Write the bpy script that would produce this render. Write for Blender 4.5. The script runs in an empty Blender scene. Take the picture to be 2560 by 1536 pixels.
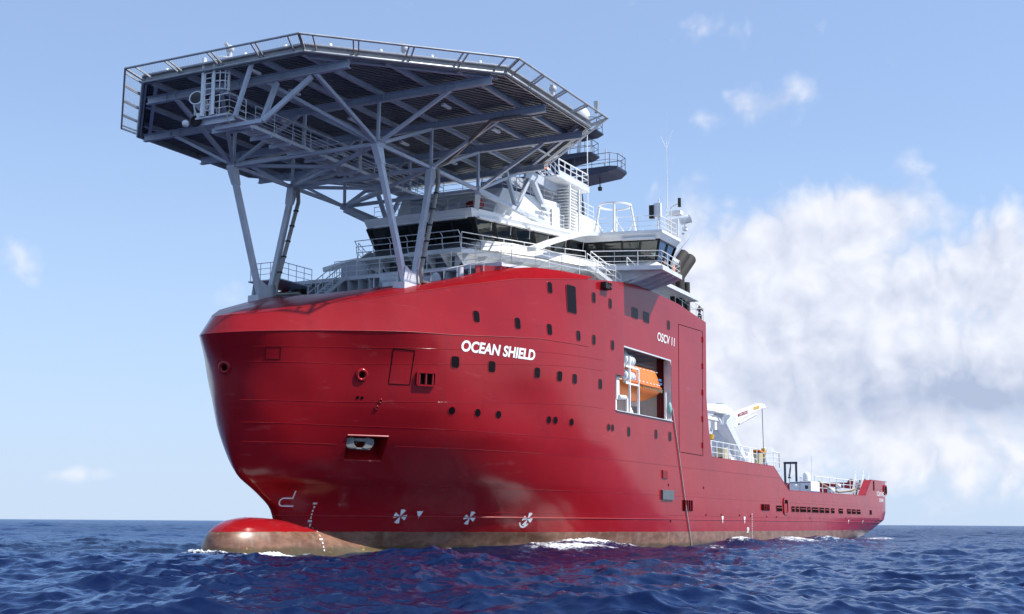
import bpy, bmesh, math, random
import numpy as np
from mathutils import Vector, Matrix
from mathutils.bvhtree import BVHTree
random.seed(7)
C = bpy.context.scene
COL = C.collection
R = math.radians
# ------------------------------------------------------------------ camera, sun, sky, exposure
CAM = np.array([-62.70, -45.643, 1.617]); FPX = 3293.6
YAW, PITCH, ROLL = R(27.766), R(9.286), R(0.387)
FW = np.array([math.cos(YAW)*math.cos(PITCH), math.sin(YAW)*math.cos(PITCH), math.sin(PITCH)])
_rt = np.array([math.sin(YAW), -math.cos(YAW), 0]); _up = np.cross(_rt, FW)
RT = _rt*math.cos(ROLL)+_up*math.sin(ROLL); UP = -_rt*math.sin(ROLL)+_up*math.cos(ROLL)
cd = bpy.data.cameras.new('camera'); cam = bpy.data.objects.new('camera', cd); COL.objects.link(cam)
cd.sensor_width = 36; cd.lens = 36*FPX/2560; cd.clip_start = .3; cd.clip_end = 60000
cam.matrix_world = Matrix([[RT[0], UP[0], -FW[0], CAM[0]], [RT[1], UP[1], -FW[1], CAM[1]], [RT[2], UP[2], -FW[2], CAM[2]], [0, 0, 0, 1]])
C.camera = cam
SUN = Vector((.25, -.80, 1.0)).normalized()
sl = bpy.data.lights.new('sun', 'SUN'); sl.energy = 4.9; sl.angle = R(.5); sl.color = (1, .95, .87)
so = bpy.data.objects.new('sun', sl); COL.objects.link(so); so.rotation_euler = SUN.to_track_quat('Z', 'Y').to_euler(); so.location = (0, -60, 90)
C.view_settings.view_transform = 'Standard'; C.view_settings.look = 'None'; C.view_settings.exposure = .35; C.view_settings.gamma = 1

def ray(px, py):                       # viewing direction of a point of the 2560x1536 photograph
    d = FW*FPX + RT*(px-1280) + UP*(768-py); return d/np.linalg.norm(d)
def atY(px, py, Y): d = ray(px, py); return CAM + d*((Y-CAM[1])/d[1])
def atX(px, py, X): d = ray(px, py); return CAM + d*((X-CAM[0])/d[0])
def atZ(px, py, Z): d = ray(px, py); return CAM + d*((Z-CAM[2])/d[2])
def proj(P):
    d = np.asarray(P, float)-CAM; z = d@FW
    return np.stack([1280+FPX*(d@RT)/z, 768-FPX*(d@UP)/z], -1)

# ------------------------------------------------------------------ node helpers
class NT:
    def __init__(s, tree): s.t = tree; s.n = tree.nodes; s.l = tree.links
    def new(s, typ, **kw):
        n = s.n.new(typ)
        for k, v in kw.items(): setattr(n, k, v)
        return n
    def put(s, sock, v):
        if hasattr(v, 'is_linked') or isinstance(v, bpy.types.NodeSocket): s.l.new(v, sock)
        else: sock.default_value = v
    def m(s, op, a, b=0.0, c=0.0, clamp=False):
        n = s.new('ShaderNodeMath', operation=op, use_clamp=clamp)
        for i, v in enumerate((a, b, c)): s.put(n.inputs[i], v)
        return n.outputs[0]
    def vm(s, op, a, b=(0, 0, 0)):
        n = s.new('ShaderNodeVectorMath', operation=op); s.put(n.inputs[0], a); s.put(n.inputs[1], b); return n.outputs[0]
    def mix(s, f, a, b):
        n = s.new('ShaderNodeMix', data_type='RGBA'); s.put(n.inputs[0], f)
        s.put(n.inputs[6], a if not isinstance(a, tuple) else (*a, 1)[:4]); s.put(n.inputs[7], b if not isinstance(b, tuple) else (*b, 1)[:4]); return n.outputs[2]
    def noise(s, vec, scale, detail=4, rough=.55):
        n = s.new('ShaderNodeTexNoise'); s.put(n.inputs['Vector'], vec); n.inputs['Scale'].default_value = scale
        n.inputs['Detail'].default_value = detail; n.inputs['Roughness'].default_value = rough; return n.outputs[0]
    def ramp(s, v, lo, hi):
        n = s.new('ShaderNodeMapRange', interpolation_type='SMOOTHSTEP'); s.put(n.inputs[0], v)
        n.inputs[1].default_value = lo; n.inputs[2].default_value = hi; return n.outputs[0]

# ------------------------------------------------------------------ sky with fair weather cumulus
W = bpy.data.worlds.new('World'); C.world = W; W.use_nodes = True
nt = NT(W.node_tree); nt.n.clear()
sky = nt.new('ShaderNodeTexSky', sky_type='NISHITA'); sky.sun_disc = False
sky.sun_elevation = math.asin(SUN.z); sky.sun_rotation = math.atan2(SUN.x, SUN.y)
sky.air_density = 1.0; sky.dust_density = 0.25; sky.ozone_density = 2.2
tc = nt.new('ShaderNodeTexCoord'); D = tc.outputs['Generated']
sp = nt.new('ShaderNodeSeparateXYZ'); nt.l.new(D, sp.inputs[0])
az = nt.m('ARCTAN2', sp.outputs[1], sp.outputs[0]); el = nt.m('ARCSINE', sp.outputs[2])
def azel(px, py): d = ray(px, py); return math.atan2(d[1], d[0]), math.asin(d[2])
BLOBS = [  # centre and radii on the dome, given where each cloud stands in the photograph, and how thick it is
 (2130, 555, 175, 80, 1.0), (1930, 660, 210, 110, 1.0), (2330, 690, 190, 90, .8), (1790, 700, 120, 170, .75), (2120, 830, 380, 150, 1.15),
 (2520, 700, 170, 120, .95), (2000, 980, 330, 120, .9), (2440, 950, 300, 140, 1.15), (1880, 275, 95, 75, .68), (1775, 72, 82, 45, .54),
 (1735, 390, 60, 60, .18), (1720, 530, 70, 80, .42), (380, 477, 60, 25, .22), (20, 620, 80, 45, .33), (30, 15, 70, 30, .25), (485, 1140, 60, 55, .42),
 (240, 1180, 110, 30, .36), (100, 1190, 60, 20, .28), (2250, 1130, 480, 130, .72), (1850, 1120, 170, 120, .6), (2390, 540, 100, 50, .28), (1050, 10, 60, 20, .25), (520, 600, 60, 20, .15), (2330, 190, 60, 30, .16)]
G = None
for px, py, rx, ry, k in BLOBS:
    a, e = azel(px, py); sa, se = rx/FPX/math.cos(e), ry/FPX
    u = nt.m('DIVIDE', nt.m('SUBTRACT', az, a), sa); v = nt.m('DIVIDE', nt.m('SUBTRACT', el, e), se)
    g = nt.m('MULTIPLY', nt.m('EXPONENT', nt.m('MULTIPLY', nt.m('ADD', nt.m('MULTIPLY', u, u), nt.m('MULTIPLY', v, v)), -.8)), k)
    G = g if G is None else nt.m('MAXIMUM', G, nt.m('ADD', nt.m('MULTIPLY', G, .6), nt.m('MULTIPLY', g, .85)))
# more clouds elsewhere round the horizon, outside the picture
far = nt.m('MULTIPLY', nt.ramp(nt.noise(nt.vm('MULTIPLY', D, (1, 1, 2.5)), 2.6, 2), .58, .9), nt.ramp(nt.m('ABSOLUTE', nt.m('SUBTRACT', az, YAW)), .55, .9))
G = nt.m('ADD', G, nt.m('MULTIPLY', far, nt.ramp(nt.m('ABSOLUTE', el), .9, .2)))
warp = nt.new('ShaderNodeTexNoise'); nt.l.new(D, warp.inputs['Vector']); warp.inputs['Scale'].default_value = 14; warp.inputs['Detail'].default_value = 3
Dw = nt.vm('ADD', D, nt.vm('MULTIPLY', nt.vm('SUBTRACT', warp.outputs[1], (.5, .5, .5)), (.03, .03, .03)))
def billow(v):                          # cauliflower lumps with finer wisps on them
    b_ = nt.m('ABSOLUTE', nt.m('SUBTRACT', nt.noise(v, 21, 3, .5), .5))
    return nt.m('ADD', nt.m('MULTIPLY', nt.noise(v, 11, 10, .6), .84), nt.m('MULTIPLY', b_, .95))
n1 = billow(Dw); n2 = billow(nt.vm('ADD', Dw, (.003, -.009, .013)))
dens = nt.ramp(nt.m('ADD', G, nt.m('MULTIPLY', nt.m('SUBTRACT', n1, .5), 1.7)), .25, .82)
lit = nt.m('ADD', .78, nt.m('MULTIPLY', nt.m('SUBTRACT', n1, n2), 1.7))
base = None                             # flat grey undersides of the big bank
for px, py, rx, ry, k in ((2300, 985, 420, 80, .5), (1980, 900, 150, 60, .2), (2230, 740, 260, 35, .16), (2480, 1000, 260, 60, .3)):
    a, e = azel(px, py)
    u = nt.m('DIVIDE', nt.m('SUBTRACT', az, a), rx/FPX); v = nt.m('DIVIDE', nt.m('SUBTRACT', nt.m('ADD', el, nt.m('MULTIPLY', nt.m('SUBTRACT', n1, .5), .03)), e), ry/FPX)
    g = nt.m('MULTIPLY', nt.m('EXPONENT', nt.m('MULTIPLY', nt.m('ADD', nt.m('MULTIPLY', u, u), nt.m('MULTIPLY', v, v)), -1.0)), k)
    base = g if base is None else nt.m('ADD', base, g)
lit = nt.m('SUBTRACT', lit, base, clamp=True)
SKYK = .15
cc = nt.mix(lit, (.36/SKYK, .42/SKYK, .57/SKYK), (.75/SKYK, .765/SKYK, .83/SKYK))
hz = nt.ramp(el, .0, .11)               # thin milky air low over the sea
skyc = nt.mix(.5, sky.outputs[0], (.32/SKYK, .445/SKYK, .725/SKYK))
hz2 = nt.ramp(el, .02, .34)
skyc = nt.mix(nt.m('MULTIPLY', nt.m('SUBTRACT', 1.0, hz2), .7), skyc, (.425/SKYK, .56/SKYK, .78/SKYK))
skyc = nt.mix(nt.m('MULTIPLY', nt.m('SUBTRACT', 1.0, hz), .75), skyc, (.475/SKYK, .585/SKYK, .735/SKYK))
fin = nt.mix(nt.m('MULTIPLY', dens, .93), skyc, cc)
bg = nt.new('ShaderNodeBackground'); nt.l.new(fin, bg.inputs[0]); bg.inputs[1].default_value = SKYK
wo = nt.new('ShaderNodeOutputWorld'); nt.l.new(bg.outputs[0], wo.inputs[0])

# ------------------------------------------------------------------ materials
def principled(name, col, rough=.5, metal=0.0, spec=.5):
    m = bpy.data.materials.new(name); m.use_nodes = True; b = m.node_tree.nodes['Principled BSDF']
    b.inputs['Base Color'].default_value = (*col, 1); b.inputs['Roughness'].default_value = rough
    b.inputs['Metallic'].default_value = metal; b.inputs['Specular IOR Level'].default_value = spec
    return m, b, NT(m.node_tree)
def paint(name, col, rough=.45, var=.18, scale=1.3, metal=0.0, dirt=(.25, .2, .15), dirtamt=.12, bump=.0):
    """weathered paint: patchy tone, faint vertical run-off stains"""
    m, b, n = principled(name, col, rough, metal)
    tcn = n.new('ShaderNodeTexCoord'); o = tcn.outputs['Object']
    a = n.noise(o, scale, 5, .6); st = n.noise(n.vm('MULTIPLY', o, (2.2, 2.2, .25)), 1.7, 4, .6)
    dk = tuple(c*(1-var) for c in col); lt = tuple(min(1, c*(1+var*.5)) for c in col)
    c1 = n.mix(n.ramp(a, .3, .7), dk, lt); c2 = n.mix(n.m('MULTIPLY', n.ramp(st, .58, .8), dirtamt), c1, tuple(x*.5+y*.5*y for x, y in zip(dirt, col)))
    n.l.new(c2, b.inputs['Base Color'])
    n.l.new(n.m('ADD', rough-.08, n.m('MULTIPLY', a, .16)), b.inputs['Roughness'])
    if bump:
        bp = n.new('ShaderNodeBump'); bp.inputs['Strength'].default_value = bump; bp.inputs['Distance'].default_value = .02
        n.l.new(n.noise(o, scale*6, 4), bp.inputs['Height']); n.l.new(bp.outputs[0], b.inputs['Normal'])
    return m
M = {}
M['white'] = paint('white_paint', (.78, .79, .79), .42, .07, .8, dirtamt=.22)
M['ltgrey'] = paint('light_grey_paint', (.58, .61, .66), .45, .1)
M['steel'] = paint('steel_grey_paint', (.46, .50, .57), .42, .12, .9, dirtamt=.2)
M['dkgrey'] = paint('dark_grey_paint', (.10, .115, .13), .5, .15)
M['alu'] = paint('mill_aluminium', (.42, .43, .44), .42, .15, 2.0, metal=.5)
M['plank'] = paint('aluminium_planking', (.19, .194, .206), .55, .15, 2.0, metal=.2)
M['pipe'] = paint('pipe_steel', (.25, .23, .21), .4, .25, 1.5, metal=.6, dirtamt=.4)
M['exhaust'] = paint('burnt_exhaust_steel', (.022, .018, .016), .75, .35, 2.5, metal=.0, dirtamt=.3)
M['navy'] = paint('navy_paint', (.012, .017, .045), .45, .2)
M['black'] = paint('black_rubber', (.012, .012, .013), .6, .2)
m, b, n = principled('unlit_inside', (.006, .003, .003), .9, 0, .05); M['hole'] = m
M['orange'] = paint('orange_grp', (.80, .20, .025), .38, .08, dirtamt=.1)
M['redpaint'] = paint('red_deck_paint', (.34, .014, .02), .4, .15)
M['darkred'] = paint('dark_red_machinery', (.10, .008, .010), .5, .2)
M['yellow'] = paint('yellow_paint', (.62, .36, .03), .5, .15)
M['rope'] = paint('rope', (.40, .36, .24), .8, .2)
M['hose'] = paint('hose_rubber', (.46, .42, .42), .6, .15)
M['teal'] = paint('teal_tarp', (.22, .42, .40), .6, .15)
M['blue'] = paint('blue_plastic', (.03, .16, .42), .45, .1)
M['lettering'] = paint('white_lettering', (.82, .82, .82), .45, .05, dirtamt=.08)
M['skin'] = paint('skin', (.36, .20, .14), .55, .1); M['hair'] = paint('dark_hair', (.012, .011, .012), .6, .1)
M['denim'] = paint('dark_trousers', (.014, .014, .02), .8, .2); M['shirt_navy'] = paint('navy_shirt', (.02, .025, .06), .8, .2)
M['shirt_grey'] = paint('blue_grey_shirt', (.22, .27, .36), .8, .15); M['shirt_white'] = paint('white_shirt', (.75, .74, .74), .8, .08)
M['anchor'] = paint('galvanised_anchor', (.17, .17, .165), .65, .3, 3.0, dirt=(.3, .14, .05), dirtamt=.6, bump=.4)
M['curtain'] = paint('dark_red_curtain', (.12, .01, .014), .8, .2)
m, b, n = principled('dark_window', (.006, .007, .008), .06, 0, .6); M['darkglass'] = m
m, b, n = principled('port_glass', (.006, .003, .004), .25, 0, .12); M['portglass'] = m
# tinted bridge glazing one can look through
m = bpy.data.materials.new('bridge_glass'); m.use_nodes = True; n = NT(m.node_tree); n.n.clear()
tr = n.new('ShaderNodeBsdfTransparent'); tr.inputs[0].default_value = (.62, .70, .66, 1); gl = n.new('ShaderNodeBsdfGlossy'); gl.inputs['Roughness'].default_value = .03; gl.inputs[0].default_value = (.9, .95, .9, 1)
fr = n.new('ShaderNodeFresnel'); fr.inputs[0].default_value = 1.5; ms = n.new('ShaderNodeMixShader')
n.l.new(n.m('ADD', fr.outputs[0], .04), ms.inputs[0]); n.l.new(tr.outputs[0], ms.inputs[1]); n.l.new(gl.outputs[0], ms.inputs[2])
o = n.new('ShaderNodeOutputMaterial'); n.l.new(ms.outputs[0], o.inputs[0]); M['glass'] = m
# safety net: fine wires, mostly air
m = bpy.data.materials.new('wire_net'); m.use_nodes = True; n = NT(m.node_tree); b = n.n['Principled BSDF']; b.inputs['Base Color'].default_value = (.36, .37, .4, 1); b.inputs['Metallic'].default_value = .4
ob = n.new('ShaderNodeTexCoord').outputs['Object']; ss = n.new('ShaderNodeSeparateXYZ'); n.l.new(ob, ss.inputs[0])
f1 = n.m('FRACT', n.m('MULTIPLY', n.m('ADD', ss.outputs[0], ss.outputs[1]), 9)); f2 = n.m('FRACT', n.m('MULTIPLY', n.m('SUBTRACT', ss.outputs[0], ss.outputs[1]), 9))
wires = n.m('MAXIMUM', n.m('GREATER_THAN', f1, .93), n.m('GREATER_THAN', f2, .93))
tr = n.new('ShaderNodeBsdfTransparent'); ms = n.new('ShaderNodeMixShader'); n.l.new(wires, ms.inputs[0]); n.l.new(tr.outputs[0], ms.inputs[1]); n.l.new(b.outputs[0], ms.inputs[2]); n.l.new(ms.outputs[0], n.n['Material Output'].inputs[0]); M['net'] = m
# hull: red topsides, fouled brown boot below z = 1.05, plate buckling, chafe and run-off stains
m, b, n = principled('hull_paint', (.3, .01, .015), .3); M['hull'] = m; b.inputs['Specular IOR Level'].default_value = .38
o = n.new('ShaderNodeTexCoord').outputs['Object']; s3 = n.new('ShaderNodeSeparateXYZ'); n.l.new(o, s3.inputs[0]); hx_, hy_, hz_ = s3.outputs
big = n.noise(o, .16, 4, .6); fine = n.noise(o, 1.1, 6, .65); run = n.noise(n.vm('MULTIPLY', o, (1.6, 1.6, .12)), 1.1, 5, .6)
red = n.mix(n.ramp(big, .3, .7), (.25, .0046, .0076), (.30, .0068, .0102))
red = n.mix(n.m('MULTIPLY', n.ramp(run, .54, .74), .42), red, (.17, .012, .016))
red = n.mix(n.m('MULTIPLY', n.ramp(fine, .62, .75), .25), red, (.30, .03, .035))
cv = n.new('ShaderNodeCombineXYZ'); n.l.new(hx_, cv.inputs[0]); n.l.new(hz_, cv.inputs[1]); bk = n.new('ShaderNodeTexBrick'); n.l.new(cv.outputs[0], bk.inputs[0])
for k_, v_ in (('Scale', 1.0), ('Mortar Size', .012), ('Mortar Smooth', .4), ('Brick Width', 7.3), ('Row Height', 1.93)): bk.inputs[k_].default_value = v_
bk.inputs[1].default_value = (.45, .45, .45, 1); bk.inputs[2].default_value = (.55, .55, .55, 1); bk.inputs[3].default_value = (.3, .3, .3, 1); bkv = n.m('MULTIPLY', bk.outputs[0], 1.0)
red = n.mix(n.m('MULTIPLY', n.ramp(bkv, .44, .56), .22), red, (.31, .016, .02)); red = n.mix(n.m('MULTIPLY', n.ramp(bkv, .42, .3), .5), red, (.15, .008, .012))
scuff = n.ramp(n.noise(n.vm('MULTIPLY', o, (.5, .5, 2.4)), .8, 6, .7), .60, .74); red = n.mix(n.m('MULTIPLY', scuff, .22), red, (.42, .11, .11))
brn = n.mix(n.ramp(n.noise(n.vm('MULTIPLY', o, (1, 1, 2.2)), .9, 6, .65), .32, .68), (.125, .058, .036), (.255, .135, .090))
brn = n.mix(n.m('MULTIPLY', n.ramp(run, .5, .7), .5), brn, (.27, .21, .16))
brn = n.mix(n.m('MULTIPLY', n.ramp(n.m('ADD', hz_, n.m('MULTIPLY', n.m('SUBTRACT', fine, .5), .5)), .36, .08), .85), brn, (.075, .058, .025))
yel = n.m('MULTIPLY', n.ramp(n.noise(n.vm('MULTIPLY', o, (.9, .9, 2.2)), 1.4, 3, .6), .66, .69), n.ramp(hx_, 3.0, 1.5)); brn = n.mix(n.m('MULTIPLY', yel, .8), brn, (.38, .27, .06))
cut = n.m('GREATER_THAN', hz_, n.m('ADD', 1.035, n.m('MULTIPLY', n.m('SUBTRACT', fine, .5), .16)))
n.l.new(n.mix(cut, brn, red), b.inputs['Base Color'])
rz = n.m('ADD', .11, n.m('MULTIPLY', fine, .13)); n.l.new(n.m('ADD', rz, n.m('MULTIPLY', n.m('SUBTRACT', 1.0, cut), .14)), b.inputs['Roughness'])
bp = n.new('ShaderNodeBump'); bp.inputs['Strength'].default_value = .4; bp.inputs['Distance'].default_value = .04
plate = n.noise(n.vm('MULTIPLY', o, (1, 1, .8)), .55, 2, .5)
dent = n.noise(n.vm('MULTIPLY', o, (1.45, 1.45, .55)), 1.0, 2, .5)
n.l.new(n.m('ADD', n.m('ADD', n.m('ADD', plate, n.m('MULTIPLY', dent, .22)), n.m('MULTIPLY', bkv, .22)), n.m('MULTIPLY', fine, .02)), bp.inputs['Height']); n.l.new(bp.outputs[0], b.inputs['Normal'])

M['whaleback'] = paint('whaleback_paint', (.25, .007, .012), .2, .12, .5, dirtamt=.2); M['whaleback'].node_tree.nodes['Principled BSDF'].inputs['Specular IOR Level'].default_value = .008
# ------------------------------------------------------------------ mesh helpers
class MB:
    def __init__(s): s.v = []; s.f = []
    def add(s, vs, fs):
        k = len(s.v); s.v += [tuple(map(float, p)) for p in vs]; s.f += [tuple(i+k for i in f) for f in fs]; return s
    def box(s, c, sz, rz=0.0):
        x, y, z = (q/2 for q in sz); ca, sa = math.cos(rz), math.sin(rz); vs = []
        for a in (-x, x):
            for b_ in (-y, y):
                for d in (-z, z): vs.append((c[0]+a*ca-b_*sa, c[1]+a*sa+b_*ca, c[2]+d))
        return s.add(vs, [(0, 1, 3, 2), (4, 6, 7, 5), (0, 4, 5, 1), (2, 3, 7, 6), (0, 2, 6, 4), (1, 5, 7, 3)])
    def bar(s, p, q, w, h=None, up=(0, 0, 1)):
        h = h or w; p = np.array(p, float); q = np.array(q, float); d = q-p; d /= np.linalg.norm(d)
        u = np.array(up, float)
        if abs(d@u) > .97: u = np.array((1., 0, 0))
        a = np.cross(d, u); a /= np.linalg.norm(a); b_ = np.cross(a, d)
        vs = [e+a*sx*w/2+b_*sz*h/2 for e in (p, q) for sx, sz in ((-1, -1), (1, -1), (1, 1), (-1, 1))]
        return s.add(vs, [(3, 2, 1, 0), (4, 5, 6, 7), (0, 1, 5, 4), (1, 2, 6, 5), (2, 3, 7, 6), (3, 0, 4, 7)])
    def ibeam(s, p, q, w, h, t=.05):
        p = np.array(p, float); q = np.array(q, float); zz = np.array((0, 0, h/2-t/2))
        s.bar(p, q, t*.8, h-2*t-.004); s.bar(p+zz, q+zz, w, t); s.bar(p-zz, q-zz, w, t); return s
    def tube(s, pts, r, n=8, cap=True, r2=None):
        pts = [np.array(p, float) for p in pts]; k = len(s.v); m = len(pts); prev = None
        for i, p in enumerate(pts):
            d = (pts[min(i+1, m-1)]-pts[max(i-1, 0)]); d /= np.linalg.norm(d)+1e-9
            if prev is None:
                a = np.cross(d, (0, 0, 1.0)) if abs(d[2]) < .9 else np.cross(d, (1.0, 0, 0))
            else: a = prev-d*(prev@d)
            a /= np.linalg.norm(a); prev = a; b_ = np.cross(d, a)
            rr = r if r2 is None else r+(r2-r)*i/(m-1)
            for j in range(n):
                t = 2*math.pi*j/n; s.v.append(tuple(p+(a*math.cos(t)+b_*math.sin(t))*rr))
        for i in range(m-1):
            for j in range(n): s.f.append((k+i*n+j, k+i*n+(j+1) % n, k+(i+1)*n+(j+1) % n, k+(i+1)*n+j))
        if cap: s.f.append(tuple(k+j for j in range(n))[::-1]); s.f.append(tuple(k+(m-1)*n+j for j in range(n)))
        return s
    def prism(s, poly, z0, z1):
        n = len(poly); z0 = z0 if hasattr(z0, '__len__') else [z0]*n; z1 = z1 if hasattr(z1, '__len__') else [z1]*n
        vs = [(x, y, a) for (x, y), a in zip(poly, z0)]+[(x, y, a) for (x, y), a in zip(poly, z1)]
        return s.add(vs, [tuple(range(n))[::-1], tuple(range(n, 2*n))]+[(i, (i+1) % n, n+(i+1) % n, n+i) for i in range(n)])
    def slab(s, pts, off):              # closed plate: polygon of 3d points pushed by off
        n = len(pts); off = np.array(off, float); vs = [tuple(p) for p in pts]+[tuple(np.array(p)+off) for p in pts]
        return s.add(vs, [tuple(range(n))[::-1], tuple(range(n, 2*n))]+[(i, (i+1) % n, n+(i+1) % n, n+i) for i in range(n)])
    def loft(s, rings, cap=True, closed=True):
        k = len(s.v); n = len(rings[0])
        for r in rings: s.v += [tuple(map(float, p)) for p in r]
        for i in range(len(rings)-1):
            for j in range(n if closed else n-1): s.f.append((k+i*n+j, k+i*n+(j+1) % n, k+(i+1)*n+(j+1) % n, k+(i+1)*n+j))
        if cap: s.f.append(tuple(k+j for j in range(n))[::-1]); s.f.append(tuple(k+(len(rings)-1)*n+j for j in range(n)))
        return s
    def lathe(s, prof, c, axis=(0, 0, 1), n=16):
        ax = Vector(axis).normalized(); q = Vector((0, 0, 1)).rotation_difference(ax); c = Vector(c)
        return s.loft([[c+q @ Vector((r*math.cos(2*math.pi*j/n), r*math.sin(2*math.pi*j/n), z)) for j in range(n)] for r, z in prof])
    def sphere(s, c, r, n=12, m=8, sc=(1, 1, 1)):
        return s.loft([[(c[0]+sc[0]*r*math.sin(math.pi*i/m)*math.cos(2*math.pi*j/n), c[1]+sc[1]*r*math.sin(math.pi*i/m)*math.sin(2*math.pi*j/n), c[2]-sc[2]*r*math.cos(math.pi*i/m)) for j in range(n)] for i in [.15]+list(range(1, m))+[m-.15]])
    def split(s, name, mat, parent=None, **k):   # every loose piece an object of its own
        par_ = list(range(len(s.v)))
        def find(a):
            while par_[a] != a: par_[a] = par_[par_[a]]; a = par_[a]
            return a
        for f in s.f:
            for a in f[1:]: par_[find(a)] = find(f[0])
        groups = {}
        for f in s.f: groups.setdefault(find(f[0]), []).append(f)
        out = []
        for fs in groups.values():
            ids = sorted({a for f in fs for a in f}); mp = {a: i for i, a in enumerate(ids)}; q_ = MB(); q_.v = [s.v[a] for a in ids]; q_.f = [tuple(mp[a] for a in f) for f in fs]; out.append(q_.build(name, mat, parent, **k))
        return out
    def build(s, name, mat, parent=None, smooth=None, bevel=0):
        me = bpy.data.meshes.new(name); me.from_pydata(s.v, [], s.f); me.update()
        bm = bmesh.new(); bm.from_mesh(me); bmesh.ops.recalc_face_normals(bm, faces=bm.faces); bm.to_mesh(me); bm.free()
        if smooth:
            me.polygons.foreach_set('use_smooth', [True]*len(me.polygons)); me.set_sharp_from_angle(angle=R(smooth))
        me.materials.append(M[mat] if isinstance(mat, str) else mat)
        o = bpy.data.objects.new(name, me); COL.objects.link(o); adopt(o, parent)
        if bevel:
            b = o.modifiers.new('bevel', 'BEVEL'); b.width = bevel; b.segments = 2; b.limit_method = 'ANGLE'
        return o
def world_loc(o):
    v = Vector(o.location)
    while o.parent: o = o.parent; v += Vector(o.location) if o.type == 'EMPTY' else Vector()
    return v
def adopt(o, parent):
    if parent is None: return
    o.parent = parent
    if parent.type == 'EMPTY': o.matrix_parent_inverse = Matrix.Translation(-Vector(parent.location))
def thing(name, label, cat, loc, group=None):
    o = bpy.data.objects.new(name, None); COL.objects.link(o); o.location = loc; o.empty_display_size = .3
    o['label'] = label; o['category'] = cat
    if group: o['group'] = group
    return o
def tag(o, label, cat, group=None, kind=None):
    if label: o['label'] = label
    if cat: o['category'] = cat
    if group: o['group'] = group
    if kind: o['kind'] = kind
    return o
def rail(mb, path, h=1.1, rails=3, step=1.5, r=.028, lean=None, closed=False):
    """tubular guard rail along a path of base points"""
    P = [np.array(p, float) for p in path]
    for k in range(rails):
        z = h*(1-k/rails)
        mb.tube([p+np.array((0, 0, z)) for p in P], r if k == 0 else r*.7, 6)
    for a, b_ in zip(P[:-1], P[1:]):
        L = np.linalg.norm(b_-a); n = max(1, int(round(L/step)))
        for i in range(n+1):
            q = a+(b_-a)*i/n; mb.tube([q, q+np.array((0, 0, h))], r*.9, 6)
    return mb
def ladder(mb, p, q, w, side, step=.3, r=.025):
    p = np.array(p, float); q = np.array(q, float); side = np.array(side, float)*w/2
    mb.tube([p-side, q-side], r*1.4, 6); mb.tube([p+side, q+side], r*1.4, 6); n = int(np.linalg.norm(q-p)/step)
    for i in range(1, n): c = p+(q-p)*i/n; mb.tube([c-side, c+side], r, 5)
    return mb

# ------------------------------------------------------------------ the ship (x aft from the bow, port side at negative y, z up from the water)
ship = thing('supply_ship', 'large red offshore supply ship with a raised helideck over its bow and white bridge', 'ship', (46, 0, 0))
def pchip(xk, yk, x):
    xk = np.asarray(xk, float); yk = np.asarray(yk, float); h = np.diff(xk); d = np.diff(yk)/h; m = np.zeros_like(yk)
    for i in range(1, len(yk)-1):
        if d[i-1]*d[i] > 0:
            w1 = 2*h[i]+h[i-1]; w2 = h[i]+2*h[i-1]; m[i] = (w1+w2)/(w1/d[i-1]+w2/d[i])
    m[0] = d[0]; m[-1] = d[-1]
    x = np.clip(x, xk[0], xk[-1]); i = np.clip(np.searchsorted(xk, x, side='right')-1, 0, len(h)-1); t = (x-xk[i])/h[i]
    return (2*t**3-3*t**2+1)*yk[i]+(t**3-2*t**2+t)*h[i]*m[i]+(-2*t**3+3*t**2)*yk[i+1]+(t**3-t**2)*h[i]*m[i+1]
KN = [(-9.4, 0), (-9.25, .8), (-8.5, 1.85), (-7.2, 2.95), (-5.5, 4.2), (-3.55, 5.65), (-1.6, 6.98), (1.4, 8.2), (4.5, 9.2), (8.1, 10.08), (12, 10.72), (17.5, 11)]
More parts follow.
